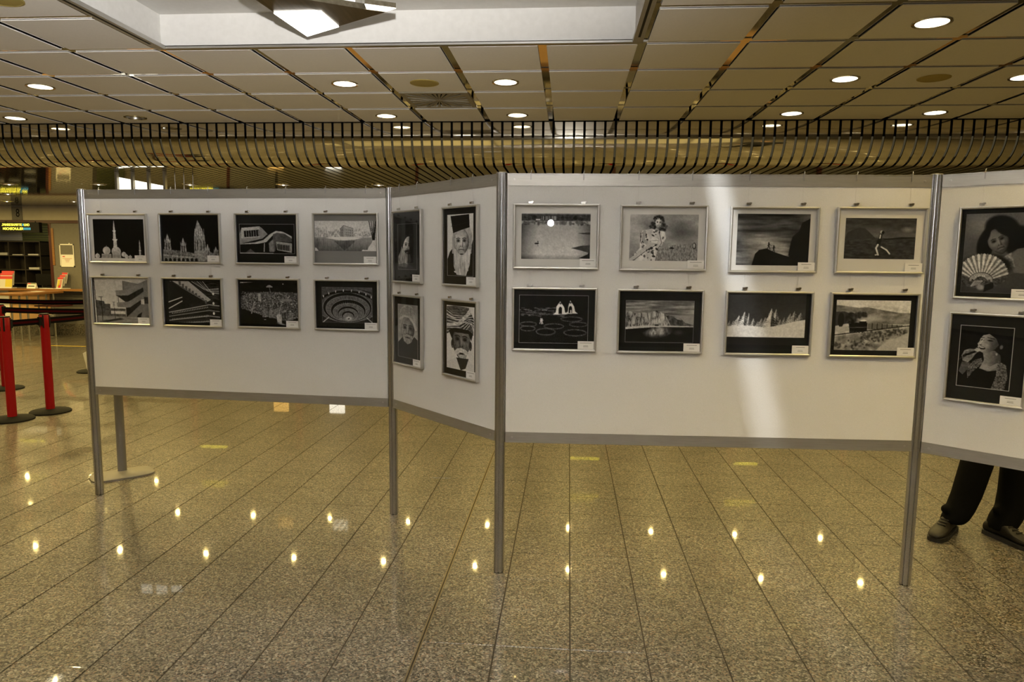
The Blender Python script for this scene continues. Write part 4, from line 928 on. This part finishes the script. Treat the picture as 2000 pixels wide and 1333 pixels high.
def d_mountain(p):
    p.band(825, 940, .34, .46); p.a += (.55*p.nz(120, 12, 4)+.35*p.nz(320, 30))*(p.Y < 945)
    r_ = [(965, 930), (1000, 915), (1050, 935), (1100, 922), (1160, 930), (1215, 908), (1260, 925), (1310, 948), (1360, 985), (1340, 1030), (965, 1048)]
    m = p.pm(r_); p.poly(r_, .58); p.tex(m, .5, 16, 70); p.a -= m*np.clip((np.abs(p.nz(22, 60, 4))*-4+.35), 0, .4); p.ell(1240, 1000, 90, 30, .72, 0, .8, .5)
    q_ = [(1290, 945), (1345, 950), (1400, 962), (1430, 985), (1450, 1005), (1520, 1022), (1520, 1036), (1335, 1030)]; p.poly(q_, .24).tex(p.pm(q_), .5, 16, 24).poly([(1350, 955), (1400, 962), (1425, 985), (1390, 980)], .6, .7)
    p.poly([(965, 1045), (1120, 1030), (1340, 1029), (1520, 1033), (1520, 1039), (1200, 1042), (965, 1062)], .66).ell(1220, 1027, 18, 7, .12)
    p.put(p.pm([(965, 1062), (1200, 1042), (1520, 1039), (1520, 1170), (965, 1170)]), .07)
    w_ = [(1120, 1060), (1190, 1044), (1340, 1042), (1345, 1075), (1280, 1110), (1180, 1135), (1110, 1115)]; mw = p.em(1230, 1080, 130, 55, -.1, .7); p.a += mw*.42*(p.Y > 1042); p.a += mw*.9*p.nz(14, 26, 3)*(p.Y > 1042)
    p.ell(1400, 1085, 60, 30, .30, 0, .8, .5); p.poly([(965, 1062), (1185, 1046), (1110, 1085), (990, 1115), (965, 1115)], .06).border(.45, .7)
def d_climbers(p):
    p.band(145, 565, .2, .36); p.ell(420, 400, 230, 130, .68, 0, .9, .9).ell(560, 450, 90, 50, .72, 0, .9, .7); p.a += .55*p.nz(220, 30)*(p.a > .1)
    p.ell(270, 170, 180, 70, .12, 0, .8, .6)
    p.poly([(775, 180), (710, 215), (685, 290), (640, 325), (625, 380), (610, 480), (750, 565), (775, 565)], .09).poly([(320, 565), (345, 470), (375, 438), (435, 425), (500, 455), (610, 490), (640, 480), (775, 480), (775, 565)], .085)
    p.person(452, 432, 58, .05, .2).person(493, 452, 54, .05, .12).line([(465, 402), (490, 400)], 3, .05)
def d_dancer(p):
    p.band(182, 345, .2, .32).band(345, 515, .2, .17); p.tex(p.Y < 345, .22, 120, 30).tex(p.Y > 345, .2, 30, 10)
    p.poly([(1060, 300), (1150, 260), (1200, 265), (1290, 345), (1040, 350)], .2).ell(1540, 275, 60, 28, .5, 0, .8, .7).poly([(1350, 350), (1500, 335), (1610, 335), (1605, 345), (1360, 360)], .1)
    p.ell(1336, 296, 11, 13, .7).ell(1346, 300, 12, 14, .08).line([(1330, 320), (1325, 360)], 26, .1).line([(1328, 318), (1322, 358)], 9, .75).line([(1322, 365), (1315, 390)], 34, .1)
    p.line([(1312, 398), (1298, 425), (1318, 478)], 13, .72).line([(1318, 478), (1296, 480)], 8, .72).line([(1340, 415), (1385, 440), (1410, 470)], 11, .75)
def d_snowtrees(p):
    p.band(772, 1128, .17, .23); p.tex(p.a > 0, .07, 160, 90); r = p.rng
    def fir(x, yb, w, h_, sn):
        for k in range(int(h_/5)+3):
            t = k/(h_/5.+2); y = yb-h_+h_*t; ww = w*1.45*(.06+.94*t)*(.75+.4*r.rand())
            p.poly([(x-ww, y+h_*.07), (x, y-h_*.05), (x+ww, y+h_*.07), (x, y+h_*.03)], .10+.12*r.rand()); p.line([(x-ww*.95, y+h_*.05), (x-ww*.1, y-h_*.03)], max(3, h_*.035), sn*(.75+.3*r.rand())); p.line([(x+ww*.1, y), (x+ww*.9*r.rand(), y+h_*.045)], max(3, h_*.03), sn*.7*(.6+.5*r.rand()))
    for a_ in ((142, 1038, 18, 40, .6), (172, 1036, 18, 40, .6), (215, 1036, 40, 80, .8), (258, 1034, 42, 105, .85), (292, 1034, 16, 95, .75), (330, 1034, 22, 55, .75), (365, 1036, 14, 35, .6), (395, 1037, 30, 60, .65), (425, 1038, 30, 70, .65), (508, 1038, 46, 130, .72), (472, 1048, 48, 145, .8), (545, 1030, 20, 50, .6), (575, 1024, 22, 55, .6), (622, 1010, 34, 75, .66), (655, 1004, 40, 85, .68), (705, 994, 36, 66, .68)): fir(*a_)
    g_ = [(118, 1040), (220, 1031), (330, 1036), (420, 1046), (500, 1036), (560, 1022), (640, 1000), (744, 982), (744, 1128), (118, 1128)]; p.poly(g_, .74).tex(p.pm(g_), .05, 100, 20)
def d_train(p):
    p.band(828, 1235, .78, .6); p.poly([(965, 870), (1060, 880), (1150, 890), (1220, 885), (1330, 905), (1450, 925), (1565, 930), (1565, 1020), (965, 1020)], .42).tex((p.Y > 870) & (p.Y < 1040), .35, 40, 20)
    p.poly([(965, 925), (1030, 920), (1120, 950), (1100, 1010), (965, 1040)], .2).ell(1010, 990, 26, 60, .1)
    p.ell(1160, 950, 60, 30, .2, -.2, .5).ell(1090, 980, 60, 50, .12, 0, .4).ell(1250, 975, 130, 40, .62, 0, .8, .9).ell(1190, 995, 34, 12, .85, 0, .5)
    p.poly([(965, 1045), (1080, 1040), (1080, 1075), (965, 1110)], .6).poly([(1075, 1020), (1130, 1010), (1225, 1012), (1225, 1080), (1085, 1088)], .07)
    for k in range(7): x = 1228+k*40; p.poly([(x, 1015+k*2), (x+36, 1016+k*2), (x+36, 1062-k*3), (x, 1066-k*3)], .36); p.line([(x+36, 1015+k*2), (x+36, 1060-k*3)], 6, .1)
    p.line([(965, 1112), (1230, 1075), (1565, 1030)], 9, .14).poly([(965, 1125), (1300, 1075), (1565, 1040), (1565, 1235), (965, 1235)], .5)
    p.tex(p.Y > 1090-(p.X-965)*.1, .5, 40, 30).poly([(1350, 1190), (1565, 1080), (1565, 1235), (1300, 1235)], .62).curls([(1120, 1190, 160, 40), (1290, 1120, 120, 40), (1450, 1080, 100, 26)], 260, 13, .12, .6)
    for k in range(5): p.ell(1092+k*24, 1084, 9, 9, .03).ell(1092+k*24, 1084, 4, 4, .3)
    p.poly([(1095, 985), (1112, 985), (1116, 1020), (1092, 1020)], .05).poly([(1160, 1000), (1215, 998), (1220, 1030), (1160, 1030)], .05).line([(1085, 1050), (1220, 1046)], 4, .35).curls([(1165, 950, 55, 22), (1090, 975, 45, 40)], 70, 14, .08, .3)
def d_fan(p):
    p.band(405, 1150, .34, .2); p.ell(560, 500, 180, 160, .46, 0, .9, .85).ell(900, 470, 120, 90, .32, 0, .9, .6)
    for a_ in ((735, 545, 165, 125, .3), (620, 660, 88, 165, .35), (880, 660, 140, 150, .5), (600, 760, 70, 60, 0), (960, 650, 90, 110, .6)): p.ell(a_[0], a_[1], a_[2], a_[3], .055, a_[4], .18)
    p.poly([(790, 790), (880, 735), (960, 720), (1010, 745), (1010, 1000), (880, 985)], .34).tex(p.X > 850, .04, 40).poly([(870, 955), (1010, 960), (1010, 1050), (700, 1105), (670, 1052)], .22)
    p.face(712, 668, 88, 122, .40, .30, -.42)
    p.ell(770, 555, 120, 62, .055, .45, .2).ell(606, 610, 34, 90, .055, .25, .3).ell(850, 680, 48, 110, .055, .35, .3).tex(p.em(740, 540, 180, 130), .05, 6, 40)
    q_ = [(735, 830), (830, 768), (872, 900), (800, 905)]; p.poly(q_, .46).tex(p.pm(q_), .6, 12)
    p.ell(630, 890, 250, 120, .09, 0, .25); c = (588, 1050)
    for k in range(26):
        t0, t1 = math.pi*(1.12+.0295*k), math.pi*(1.12+.0295*(k+1)); R_ = 215+48*math.sin((k+1)/26*math.pi)+k*1.2; tm = (t0+t1)/2
        q_ = [(c[0]+62*math.cos(t0), c[1]+55*math.sin(t0)), (c[0]+R_*math.cos(t0), c[1]+R_*math.sin(t0)*.95), (c[0]+(R_+10)*math.cos(tm), c[1]+(R_+10)*math.sin(tm)*.95), (c[0]+R_*math.cos(t1), c[1]+R_*math.sin(t1)*.95), (c[0]+62*math.cos(t1), c[1]+55*math.sin(t1))]
        p.poly(q_, (.74 if k % 2 else .40)*(1-.15*(k > 18)))
    p.tex(p.em(c[0], c[1]-90, 235, 150), .35, 14, 10).arc(590, 1032, 92, 66, math.pi, 2*math.pi, 20, .50).arc(590, 1032, 104, 76, math.pi, 2*math.pi, 5, .12).tex(p.em(590, 1010, 95, 60), .35, 9)
    for k in range(4): p.line([(512+k*8, 1085-k*14), (575+k*8, 1062-k*8)], 17, .60-.03*k); p.line([(512+k*8, 1094-k*14), (570+k*8, 1072-k*8)], 3, .2)
    p.ell(590, 1095, 46, 34, .52, .3, .5).poly([(628, 1072), (700, 1048), (705, 1100), (620, 1142)], .07).border(.45, .6)
def d_singer(p):
    p.a[:] = .035; p.ell(680, 330, 92, 95, .075, 0, .3).tex(p.em(680, 330, 92, 95), .08, 10)
    n_ = [(575, 400), (660, 385), (705, 420), (715, 500), (640, 560), (560, 545), (590, 470)]; p.poly(n_, .34); p.a = np.where(p.pm(n_), .46-.0022*np.clip(p.X-590, 0, 200), p.a); p.tex(p.pm(n_), .12, 14)
    f_ = [(610, 250), (570, 264), (552, 290), (546, 316), (532, 338), (540, 350), (534, 361), (545, 378), (550, 398), (574, 410), (622, 404), (664, 372), (692, 330), (690, 288), (655, 256)]
    m = p.pm(f_); p.a = np.where(m, np.clip(.66-.0030*(p.X-540)-.0006*(p.Y-250), .10, .7), p.a); p.tex(m, .14, 22)
    p.ell(566, 302, 17, 8, .16, -.1, .6, .9).ell(622, 304, 24, 10, .12, .1, .6, .9).line([(556, 303), (576, 306)], 3, .04).line([(604, 306), (642, 308)], 4, .04).line([(556, 284), (580, 280)], 5, .12).line([(602, 280), (650, 288)], 6, .10)
    p.line([(574, 296), (552, 334)], 8, .72, .7).ell(555, 346, 12, 5, .1, 0, .5).ell(568, 371, 24, 12, .10, .1).ell(566, 366, 18, 4, .66, .1).line([(548, 384), (590, 388)], 4, .5, .6).ell(600, 345, 24, 22, .58, 0, .8, .5)
    p.poly([(610, 246), (660, 236), (730, 280), (745, 380), (700, 420), (690, 340), (665, 285)], .05).ell(706, 352, 15, 24, .34, .2, .5).ell(676, 414, 10, 15, .5, 0, .5)
    p.poly([(575, 505), (640, 520), (690, 485), (700, 545), (620, 565), (572, 548)], .52, .7).poly([(480, 625), (520, 555), (575, 548), (620, 566), (690, 550), (680, 705), (468, 692)], .025)
    for q_ in ([(690, 470), (750, 498), (768, 600), (748, 726), (655, 712), (684, 600)], [(468, 540), (520, 478), (575, 455), (580, 500), (520, 570), (478, 640)]): p.poly(q_, .30).tex(p.pm(q_), .75, 6, 6)
    p.poly([(408, 585), (428, 500), (488, 505), (472, 565), (440, 612)], .28).tex(p.em(445, 550, 40, 55), .15, 14)
    h_ = [(422, 446), (440, 402), (478, 386), (520, 384), (545, 398), (520, 432), (500, 470), (472, 504), (432, 492)]; p.poly(h_, .42).tex(p.pm(h_), .4, 14)
    for k in range(4): p.line([(432+k*6, 462-k*16), (500-k*3, 452-k*14)], 4, .12, .7)
    p.line([(528, 402), (436, 450)], 18, .05).ell(536, 390, 23, 22, .58, 0, .4).tex(p.em(536, 390, 22, 21), .3, 5).line([(395, 492), (440, 448)], 4, .2).border(.72, 1.2)

# ------------------------------------------------------------------ display panels and posts
P = [Vector(q_) for q_ in ((-3.092, 4.31), (-1.058, 4.164), (-.327, 3.424), (1.699, 3.486))]
P.append(P[3]+1.04*Vector((math.cos(R(-40)), math.sin(R(-40)))))
HP = 2.003
def make_post():
    p = empty('panel_post', (0, 0, 0)); n = 96; prof = []
    for k in range(n):
        t = 360.*k/n; d_ = abs(((t+22.5) % 45)-22.5); r = .0265
        if d_ < 4.5: r = .0205
        elif d_ < 6.5: r = .0245
        elif 13 < d_ < 15.5: r = .0255
        prof.append((r*math.cos(R(t)), r*math.sin(R(t))))
    MB().prism(prof, .003, HP-.004).build('profile', M['alu'], p)
    MB().lathe([(.026, HP-.005), (.026, HP-.001), (.022, HP)], n=32).build('end_cap', M['rail'], p, True)
    MB().lathe([(.023, 0), (.023, .004)], n=24).build('levelling_foot', M['black'], p, True)
    return p
post_labels = ['grooved aluminium panel post at the free end of the architecture panel, beside the barriers', 'grooved aluminium panel post joining the architecture panel to the portrait panel',
  'grooved aluminium panel post joining the portrait panel to the landscape panel', 'grooved aluminium panel post between the landscape panel and the panel with the singer', 'grooved aluminium panel post at the far end of the panel with the singer']
pp0 = make_post()
for k, q_ in enumerate(P):
    o = pp0 if k == 0 else copy_tree(pp0)
    o.location = (q_.x, q_.y, 0); tag(o, post_labels[k], 'post', 'panel posts')
ANG = []
def make_panel(k, label):
    a_, b_ = P[k], P[k+1]; d = b_-a_; L = d.length; ang = math.atan2(d.y, d.x); ANG.append(ang)
    p = empty('display_panel', (a_.x, a_.y, 0), ang, label, 'display panel')
    MB().box(.027, L-.027, -.011, .011, .730, 1.944).build('board', M['board'], p)
    for nm, z0_, z1_ in (('top_rail', 1.940, 1.997), ('bottom_rail', .682, .735)):
        r_ = MB().box(.027, L-.027, -.0135, .0135, z0_, z1_).box(.027, L-.027, -.0155, .0155, z0_ if nm[0] == 'b' else z1_-.004, z0_+.004 if nm[0] == 'b' else z1_).build(nm, M['rail'], p)
        for sx in (.06, L-.06):
            MB().lathe([(.006, 0), (.006, .001), (.003, .0016)], n=12).build('screw', M['steel'], r_).matrix_local = Matrix.Translation((sx, -.0135, (z0_+z1_)/2)) @ Matrix.Rotation(R(90), 4, 'X')
    return p
for k, lb in enumerate(('long white display panel hung with eight architecture photographs', 'narrow white display panel hung with four portraits of old men', 'long white display panel hung with eight landscape and people photographs', 'white display panel hung with the fan and singer portraits')):
    make_panel(k, lb)

# ------------------------------------------------------------------ framed pictures
def on_panel(k, s, y, z):
    c, q_ = math.cos(ANG[k]), math.sin(ANG[k]); return (P[k].x+s*c-y*q_, P[k].y+s*q_+y*c, z)
FB, FF = -.0135, -.034                        # back and front of a frame in panel space
BW = .0105
def rect_ring(w, h_, d, y): return [(-w/2+d, y, d), (w/2-d, y, d), (w/2-d, y, h_-d), (-w/2+d, y, h_-d)]
frame_cache = {}
def picture(k, s0, z0, w, h_, inner, pr, matk, draw, subject, nx=150):
    o = empty('framed_photograph', on_panel(k, s0+w/2, 0, z0), ANG[k], subject, 'picture')
    key = (w, h_)
    if key not in frame_cache:
        prof = [(0, FB), (0, FF+.003), (.0012, FF+.0008), (.004, FF), (.0075, FF+.0006), (BW, FF+.0035), (BW, FB-.004), (BW+.002, FB)]
        fr = MB().rings([rect_ring(w, h_, d, y) for d, y in prof], cap=False).build('frame', M['frame'], o); frame_cache[key] = fr
    else: inst(frame_cache[key], o)
    iw, ih = w-2*BW, h_-2*BW
    MB().box(-iw/2, iw/2, FB-.006, FB-.001, BW, h_-BW).build('mount', M[matk], o)
    fx = lambda x: -iw/2+iw*(x-inner[0])/(inner[2]-inner[0])
    fz = lambda y: h_-BW-ih*(y-inner[1])/(inner[3]-inner[1])
    x0, x1, zt, zb = max(fx(pr[0]), -iw/2+.001), min(fx(pr[2]), iw/2-.001), min(fz(pr[1]), h_-BW-.001), max(fz(pr[3]), BW+.001)
    pc = Pic(pr, .5, nx, seed=len(bpy.data.objects) % 97); draw(pc); a = pc.out(); ny, nx_ = a.shape
    X, Z = np.meshgrid(np.linspace(x0, x1, nx_), np.linspace(zt, zb, ny))
    V = np.stack([X, np.full(X.shape, FB-.0068), Z], -1).reshape(-1, 3)
    I = np.arange(ny*nx_).reshape(ny, nx_); F = np.stack([I[:-1, :-1], I[1:, :-1], I[1:, 1:], I[:-1, 1:]], -1).reshape(-1, 4)
    me = bpy.data.meshes.new('print'); me.vertices.add(len(V)); me.vertices.foreach_set('co', V.ravel())
    me.loops.add(F.size); me.loops.foreach_set('vertex_index', F.ravel()); me.polygons.add(len(F)); me.polygons.foreach_set('loop_start', np.arange(0, F.size, 4)); me.update(calc_edges=True)
    lin = np.minimum(.88, (a.ravel()**2.2)*1.35); c4 = np.ones((len(lin), 4)); c4[:, 0] = lin*1.0; c4[:, 1] = lin*.985; c4[:, 2] = lin*.955
    at = me.color_attributes.new('print', 'FLOAT_COLOR', 'POINT'); at.data.foreach_set('color', c4.ravel()); me.materials.append(M['print'])
    po_ = bpy.data.objects.new('print', me); COL.objects.link(po_); po_.parent = o
    MB().box(-iw/2+.0004, iw/2-.0004, FF+.0052, FF+.0072, BW+.0004, h_-BW-.0004).build('glass', M['glass'], o)
    cw, chh = .078, .039
    cd = MB().box(iw/2-cw-.001, iw/2-.001, FF+.0040, FF+.0050, BW+.001, BW+.001+chh).build('caption_card', M['paper'], o)
    mb = MB(); rr_ = random.Random(len(subject)); xc = iw/2-.001-cw/2
    for wd, zz, hh_ in ((.020+.010*rr_.random(), .030, .0022), (.011, .018, .0014), (.012, .0125, .0022)):
        mb.box(xc-wd, xc+wd, FF+.0036, FF+.0041, BW+zz, BW+zz+hh_)
    mb.build('caption_lines', M['mat_grey'], cd)
    return o
LW, LH, PW, PH = .411, .309, .312, .413
AU, AL = 1.541, 1.144
SA = (.050, .545, 1.052, 1.556)
picture(0, SA[0], AU-.004, LW, LH, (40, 105, 605, 575), (75, 142, 583, 540), 'mat_white', d_mosque, 'white-mounted photograph of a white mosque and minaret on black, in silver frame')
picture(0, SA[1], AU, LW, LH, (750, 108, 1338, 586), (758, 116, 1332, 580), 'mat_black', d_townhall, 'photograph of gothic town hall towers against black sky, in silver frame')
picture(0, SA[2], AU, LW, LH, (65, 105, 685, 592), (92, 197, 660, 500), 'mat_black', d_modern, 'black-mounted photograph of a modern building with a wave-shaped roof')
picture(0, SA[3], AU+.003, LW, LH, (848, 98, 1487, 597), (850, 163, 1484, 472), 'mat_grey', d_villa, 'grey-mounted photograph of a snowy villa mirrored in a pond')
picture(0, SA[0], AL, LW, LH, (68, 740, 640, 1195), (74, 742, 638, 1193), 'mat_black', d_concrete, 'photograph of concrete outdoor staircases under a pale sky, in silver frame')
picture(0, SA[1], AL, LW, LH, (778, 748, 1360, 1210), (818, 768, 1335, 1185), 'mat_black', d_escalator, 'black-mounted photograph of crossing escalators')
picture(0, SA[2], AL+.003, LW, LH, (92, 755, 700, 1222), (108, 778, 690, 1215), 'mat_black', d_city, 'dark photograph of a hillside town seen from above')
picture(0, SA[3], AL+.003, LW, LH, (858, 765, 1492, 1245), (918, 825, 1440, 1185), 'mat_black', d_spiral, 'black-mounted photograph looking down a spiral staircase')
SB = (.057, .572); BU, BL = 1.446, .962
picture(1, SB[0], BU, PW, PH, (42, 258, 210, 690), (66, 330, 184, 617), 'mat_black', d_turbanside, 'dark portrait of a bearded man in a black turban, black mount', 80)
picture(1, SB[1], BU, PW, PH, (350, 240, 553, 712), (371, 278, 530, 660), 'mat_black', d_priest, 'portrait of a white-bearded man in a tall black hat', 90)
picture(1, SB[0], BL, PW, PH, (50, 768, 215, 1190), (70, 815, 192, 1150), 'mat_black', d_knithat, 'portrait of a man in a striped knitted cap', 80)
picture(1, SB[1], BL, PW, PH, (348, 800, 550, 1265), (364, 825, 535, 1225), 'mat_black', d_turban, 'portrait of a moustached man in a large wound turban', 90)
SCx = (.057, .567, 1.083, 1.576)
picture(2, SCx[0], AU+.004, LW, LH, (105, 82, 765, 575), (155, 140, 712, 512), 'mat_white', d_lake, 'white-mounted photograph of a lone duck on a calm lake')
picture(2, SCx[1], AU+.001, LW, LH, (945, 88, 1620, 592), (1008, 145, 1565, 528), 'mat_white', d_floral, 'white-mounted photograph of a curly-haired woman in a flowered dress outdoors')
picture(2, SCx[2], AU-.003, LW, LH, (150, 105, 825, 608), (192, 145, 775, 565), 'mat_white', d_climbers, 'white-mounted photograph of two silhouetted hikers on a rock')
picture(2, SCx[3], AU-.002, LW, LH, (985, 112, 1675, 618), (1040, 182, 1612, 515), 'mat_white', d_dancer, 'white-mounted photograph of a striding dancer in a dark landscape')
picture(2, SCx[0]-.002, AL+.003, LW, LH, (92, 742, 740, 1225), (133, 787, 690, 1180), 'mat_black', d_gables, 'black-mounted photograph of two white gabled chapels among crater-like mounds')
picture(2, SCx[1]-.003, AL, LW, LH, (910, 752, 1578, 1240), (962, 825, 1522, 1170), 'mat_black', d_mountain, 'black-mounted photograph of a rocky mountain mirrored in a lake')
picture(2, SCx[2]-.005, AL-.002, LW, LH, (115, 772, 780, 1258), (118, 774, 744, 1128), 'mat_black', d_snowtrees, 'photograph of snow-covered firs on a white slope, black strip below')
picture(2, SCx[3]-.007, AL-.004, LW, LH, (930, 785, 1610, 1275), (965, 828, 1565, 1235), 'mat_black', d_train, 'black-mounted photograph of a steam train crossing hilly country')
picture(3, .109, 1.432, PW, PH, (375, 360, 1045, 1190), (415, 405, 1005, 1150), 'mat_black', d_fan, 'portrait of a dark-haired woman holding an open fan', 120)
picture(3, .104, .957, PW, PH, (325, 95, 885, 830), (395, 185, 790, 715), 'mat_black', d_singer, 'black-mounted portrait of a singer holding a microphone', 110)

# ------------------------------------------------------------------ hanging cords with hooks and clips
def cord(k, s, clips, label):
    c = empty('picture_hanger', on_panel(k, s, 0, 1.997), ANG[k], label, 'cord', 'picture hanging cords')
    zb = min(clips)-1.997
    MB().tube((0, -.0126, zb), (0, -.0126, .0), .0005, 5).build('line', M['thread'], c)
    MB().box(-.0022, .0022, -.018, -.0157, -.030, .003).box(-.0022, .0022, -.0157, .0170, .0005, .003).box(-.0022, .0022, .0158, .018, -.02, .003).tube((0, -.017, .002), (.003, -.012, .015), .002, 6).build('hook', M['nylon'], c)
    for z in clips: MB().box(-.010, .010, -.026, -.014, z-1.997+.001, z-1.997+.011).box(.004, .014, -.023, -.017, z-1.997+.006, z-1.997+.013).build('clip', M['clip'], c)
subs = {(0, 0): 'the mosque photograph', (0, 1): 'the gothic towers photograph', (0, 2): 'the wave-roofed building photograph', (0, 3): 'the snowy villa photograph', (1, 0): 'the black-turbaned man', (1, 1): 'the man in the tall black hat',
  (2, 0): 'the lake photograph', (2, 1): 'the flowered dress photograph', (2, 2): 'the two hikers photograph', (2, 3): 'the striding dancer photograph', (3, 0): 'the woman with the fan'}
for (k, c_), sb in subs.items():
    s0 = (SA, SB, SCx, (.109,))[k][c_]; w = LW if k in (0, 2) else PW
    zu, zl = ((AU+LH, AL+LH), (BU+PH, BL+PH), (AU+LH, AL+LH), (1.432+PH, .957+PH))[k]
    for u in (.20, .81) if k != 3 else (.27, .85): cord(k, s0+u*w, (zu+.004, zl+.004), 'thin clear hanging cord with metal clips above '+sb)

# ------------------------------------------------------------------ person behind the panel: black trousers, brown leather shoes
pe = empty('person', (2.45, 4.18, 0), 0, 'person in black trousers and dark leather shoes standing behind the panel with the singer', 'person')
def loft(mb, pts, n=20, flat=1.):
    rs_ = []
    for k, (x, y, z, rx_, ry_) in enumerate(pts):
        rs_.append([(x+rx_*math.cos(2*math.pi*i/n), y+ry_*math.sin(2*math.pi*i/n), z) for i in range(n)])
    return mb.rings(rs_)
def remesh(o, vs=.011, sm=4):
    m = o.modifiers.new('remesh', 'REMESH'); m.mode = 'VOXEL'; m.voxel_size = vs; m.use_smooth_shade = True
    s_ = o.modifiers.new('smooth', 'SMOOTH'); s_.iterations = sm; s_.factor = .5
tr = MB()
# image-left leg, leaning; image-right leg
loft(tr, [(-.165, .02, .075, .058, .075), (-.150, .015, .10, .068, .082), (-.130, .012, .15, .074, .084), (-.100, .012, .24, .078, .085), (-.055, .02, .42, .083, .09), (-.02, .03, .55, .088, .095), (.015, .035, .72, .098, .105), (.05, .04, .90, .115, .12), (.06, .045, .98, .11, .12)])
loft(tr, [(.095, -.005, .05, .062, .08), (.105, -.003, .075, .075, .088), (.125, -.0, .12, .084, .088), (.145, .0, .17, .078, .084), (.16, .008, .26, .080, .086), (.175, .02, .42, .084, .09), (.18, .03, .55, .09, .098), (.185, .035, .72, .1, .108), (.185, .04, .90, .115, .12), (.175, .045, .98, .11, .12)])
loft(tr, [(.115, .04, .86, .17, .115), (.115, .045, .95, .185, .13), (.115, .045, 1.04, .17, .12)])
for (x, y, z, r) in ((-.20, .01, .15, .035), (.065, -.02, .165, .03), (.19, .0, .11, .03)):
    tr.lathe([(.001, z-r), (r, z-r*.4), (r, z+r*.4), (.001, z+r)], x, y, 10)
remesh(tr.build('trousers', M['trouser'], pe, True))
def shoe(hx, hy, tx, ty, nm='shoe'):
    d = Vector((tx-hx, ty-hy)); L = d.length; d.normalize(); n_ = Vector((-d.y, d.x)); mb, so = MB(), MB()
    secs = [(0, .026, .075, .01), (.03, .034, .10, .0), (.08, .036, .11, .0), (.11, .037, .112, .0), (.15, .041, .09, .0), (.19, .047, .072, .0), (.23, .047, .062, .0), (.265, .040, .055, .0), (.285, .028, .045, .002), (.293, .012, .034, .006)]
    rs_, ss_ = [], []
    for t, w, hgt, z in secs:
        t = t/.293*L; ring = []
        for i in range(16):
            a_ = 2*math.pi*i/16; cx, cz = math.cos(a_), math.sin(a_)
            ww = w*math.copysign(abs(cx)**.8, cx); zz = (hgt+.02)/2+(hgt-.02)/2*math.copysign(abs(cz)**.75, cz)
            if cz > 0: ww *= 1-.35*cz*cz
            p_ = Vector((hx, hy))+d*t+n_*ww; ring.append((p_.x, p_.y, zz))
        rs_.append(ring)
        wl, wr = Vector((hx, hy))+d*t+n_*(w+.004), Vector((hx, hy))+d*t-n_*(w+.004)
        ss_.append([(wl.x, wl.y, .0), (wr.x, wr.y, .0), (wr.x, wr.y, .023), (wl.x, wl.y, .023)])
    u = mb.rings(rs_).build(nm, M['leather'], pe, True)
    so.rings(ss_).build('sole', M['sole'], u)
    la = MB()
    for q_ in range(3):
        t = .145+q_*.022; c_ = Vector((hx, hy))+d*(t/.293*L); la.tube((*(c_+n_*.022), .094-q_*.009), (*(c_-n_*.022), .094-q_*.009), .0035, 6)
    la.build('lace', M['sole'], u)
shoe(-.11, .10, -.335, -.125); shoe(.05, .055, .165, -.235)
bd = MB()
loft(bd, [(.115, .045, 1.35, .12, .09), (.115, .04, 1.45, .07, .07), (.115, .03, 1.52, .052, .056), (.115, .025, 1.58, .055, .062), (.115, .015, 1.61, .066, .085), (.115, .012, 1.66, .074, .094), (.115, .015, 1.72, .072, .092), (.115, .02, 1.77, .055, .07), (.115, .022, 1.795, .025, .03)])
bd.tube((.115, -.075, 1.665), (.115, -.098, 1.645), .012, 8, .016)
for sx in (-1, 1):
    bd.lathe([(.001, 1.63), (.012, 1.64), (.014, 1.67), (.001, 1.69)], .115+sx*.075, .02, 8)
    wx, wy = .115+sx*.26, .0
    bd.tube((wx, wy+.0, .96), (wx, wy-.01, .86), .030, 10, .036)
    for f_ in range(4):
        fx_ = wx-.024+f_*.016; ln = (.07, .08, .075, .06)[f_]
        bd.tube((fx_, wy-.012, .88), (fx_, wy-.022, .88-ln*.55), .0095, 8); bd.tube((fx_, wy-.022, .885-ln*.55), (fx_, wy-.006, .88-ln), .009, 8)
    bd.tube((wx, wy-.03, .90), (wx-sx*.02, wy-.055, .855), .011, 8)
body = bd.build('body', M['skin'], pe, True); remesh(body, .006, 2)
jk = MB()
loft(jk, [(.115, .045, .84, .20, .135), (.115, .045, 1.0, .19, .135), (.115, .045, 1.15, .19, .135), (.115, .045, 1.32, .215, .14), (.115, .045, 1.41, .20, .12), (.115, .045, 1.47, .10, .085)])
for sx in (-1, 1):
    jk.tube((.115+sx*.20, .045, 1.40), (.115+sx*.245, .05, 1.17), .062, 12, .052); jk.tube((.115+sx*.245, .05, 1.19), (.115+sx*.26, .0, .93), .052, 12, .04)
    jk.lathe([(.001, 1.34), (.06, 1.37), (.062, 1.41), (.001, 1.46)], .115+sx*.19, .045, 12)
remesh(jk.build('jacket', M['jacket'], pe, True), .012)
hr = MB(); loft(hr, [(.115, .055, 1.63, .070, .075), (.115, .05, 1.70, .080, .085), (.115, .035, 1.76, .072, .088), (.115, .03, 1.80, .04, .05)]); remesh(hr.build('hair', M['hair'], pe, True), .008)
for sx in (-1, 1): MB().lathe([(.001, -.008), (.008, 0), (.001, .008)], n=8).build('eye', M['white'], body, True).location = (.115+sx*.028, -.072, 1.69)
MB().box(.095, .135, -.079, -.070, 1.608, 1.614).build('mouth', M['dark_red'], body)
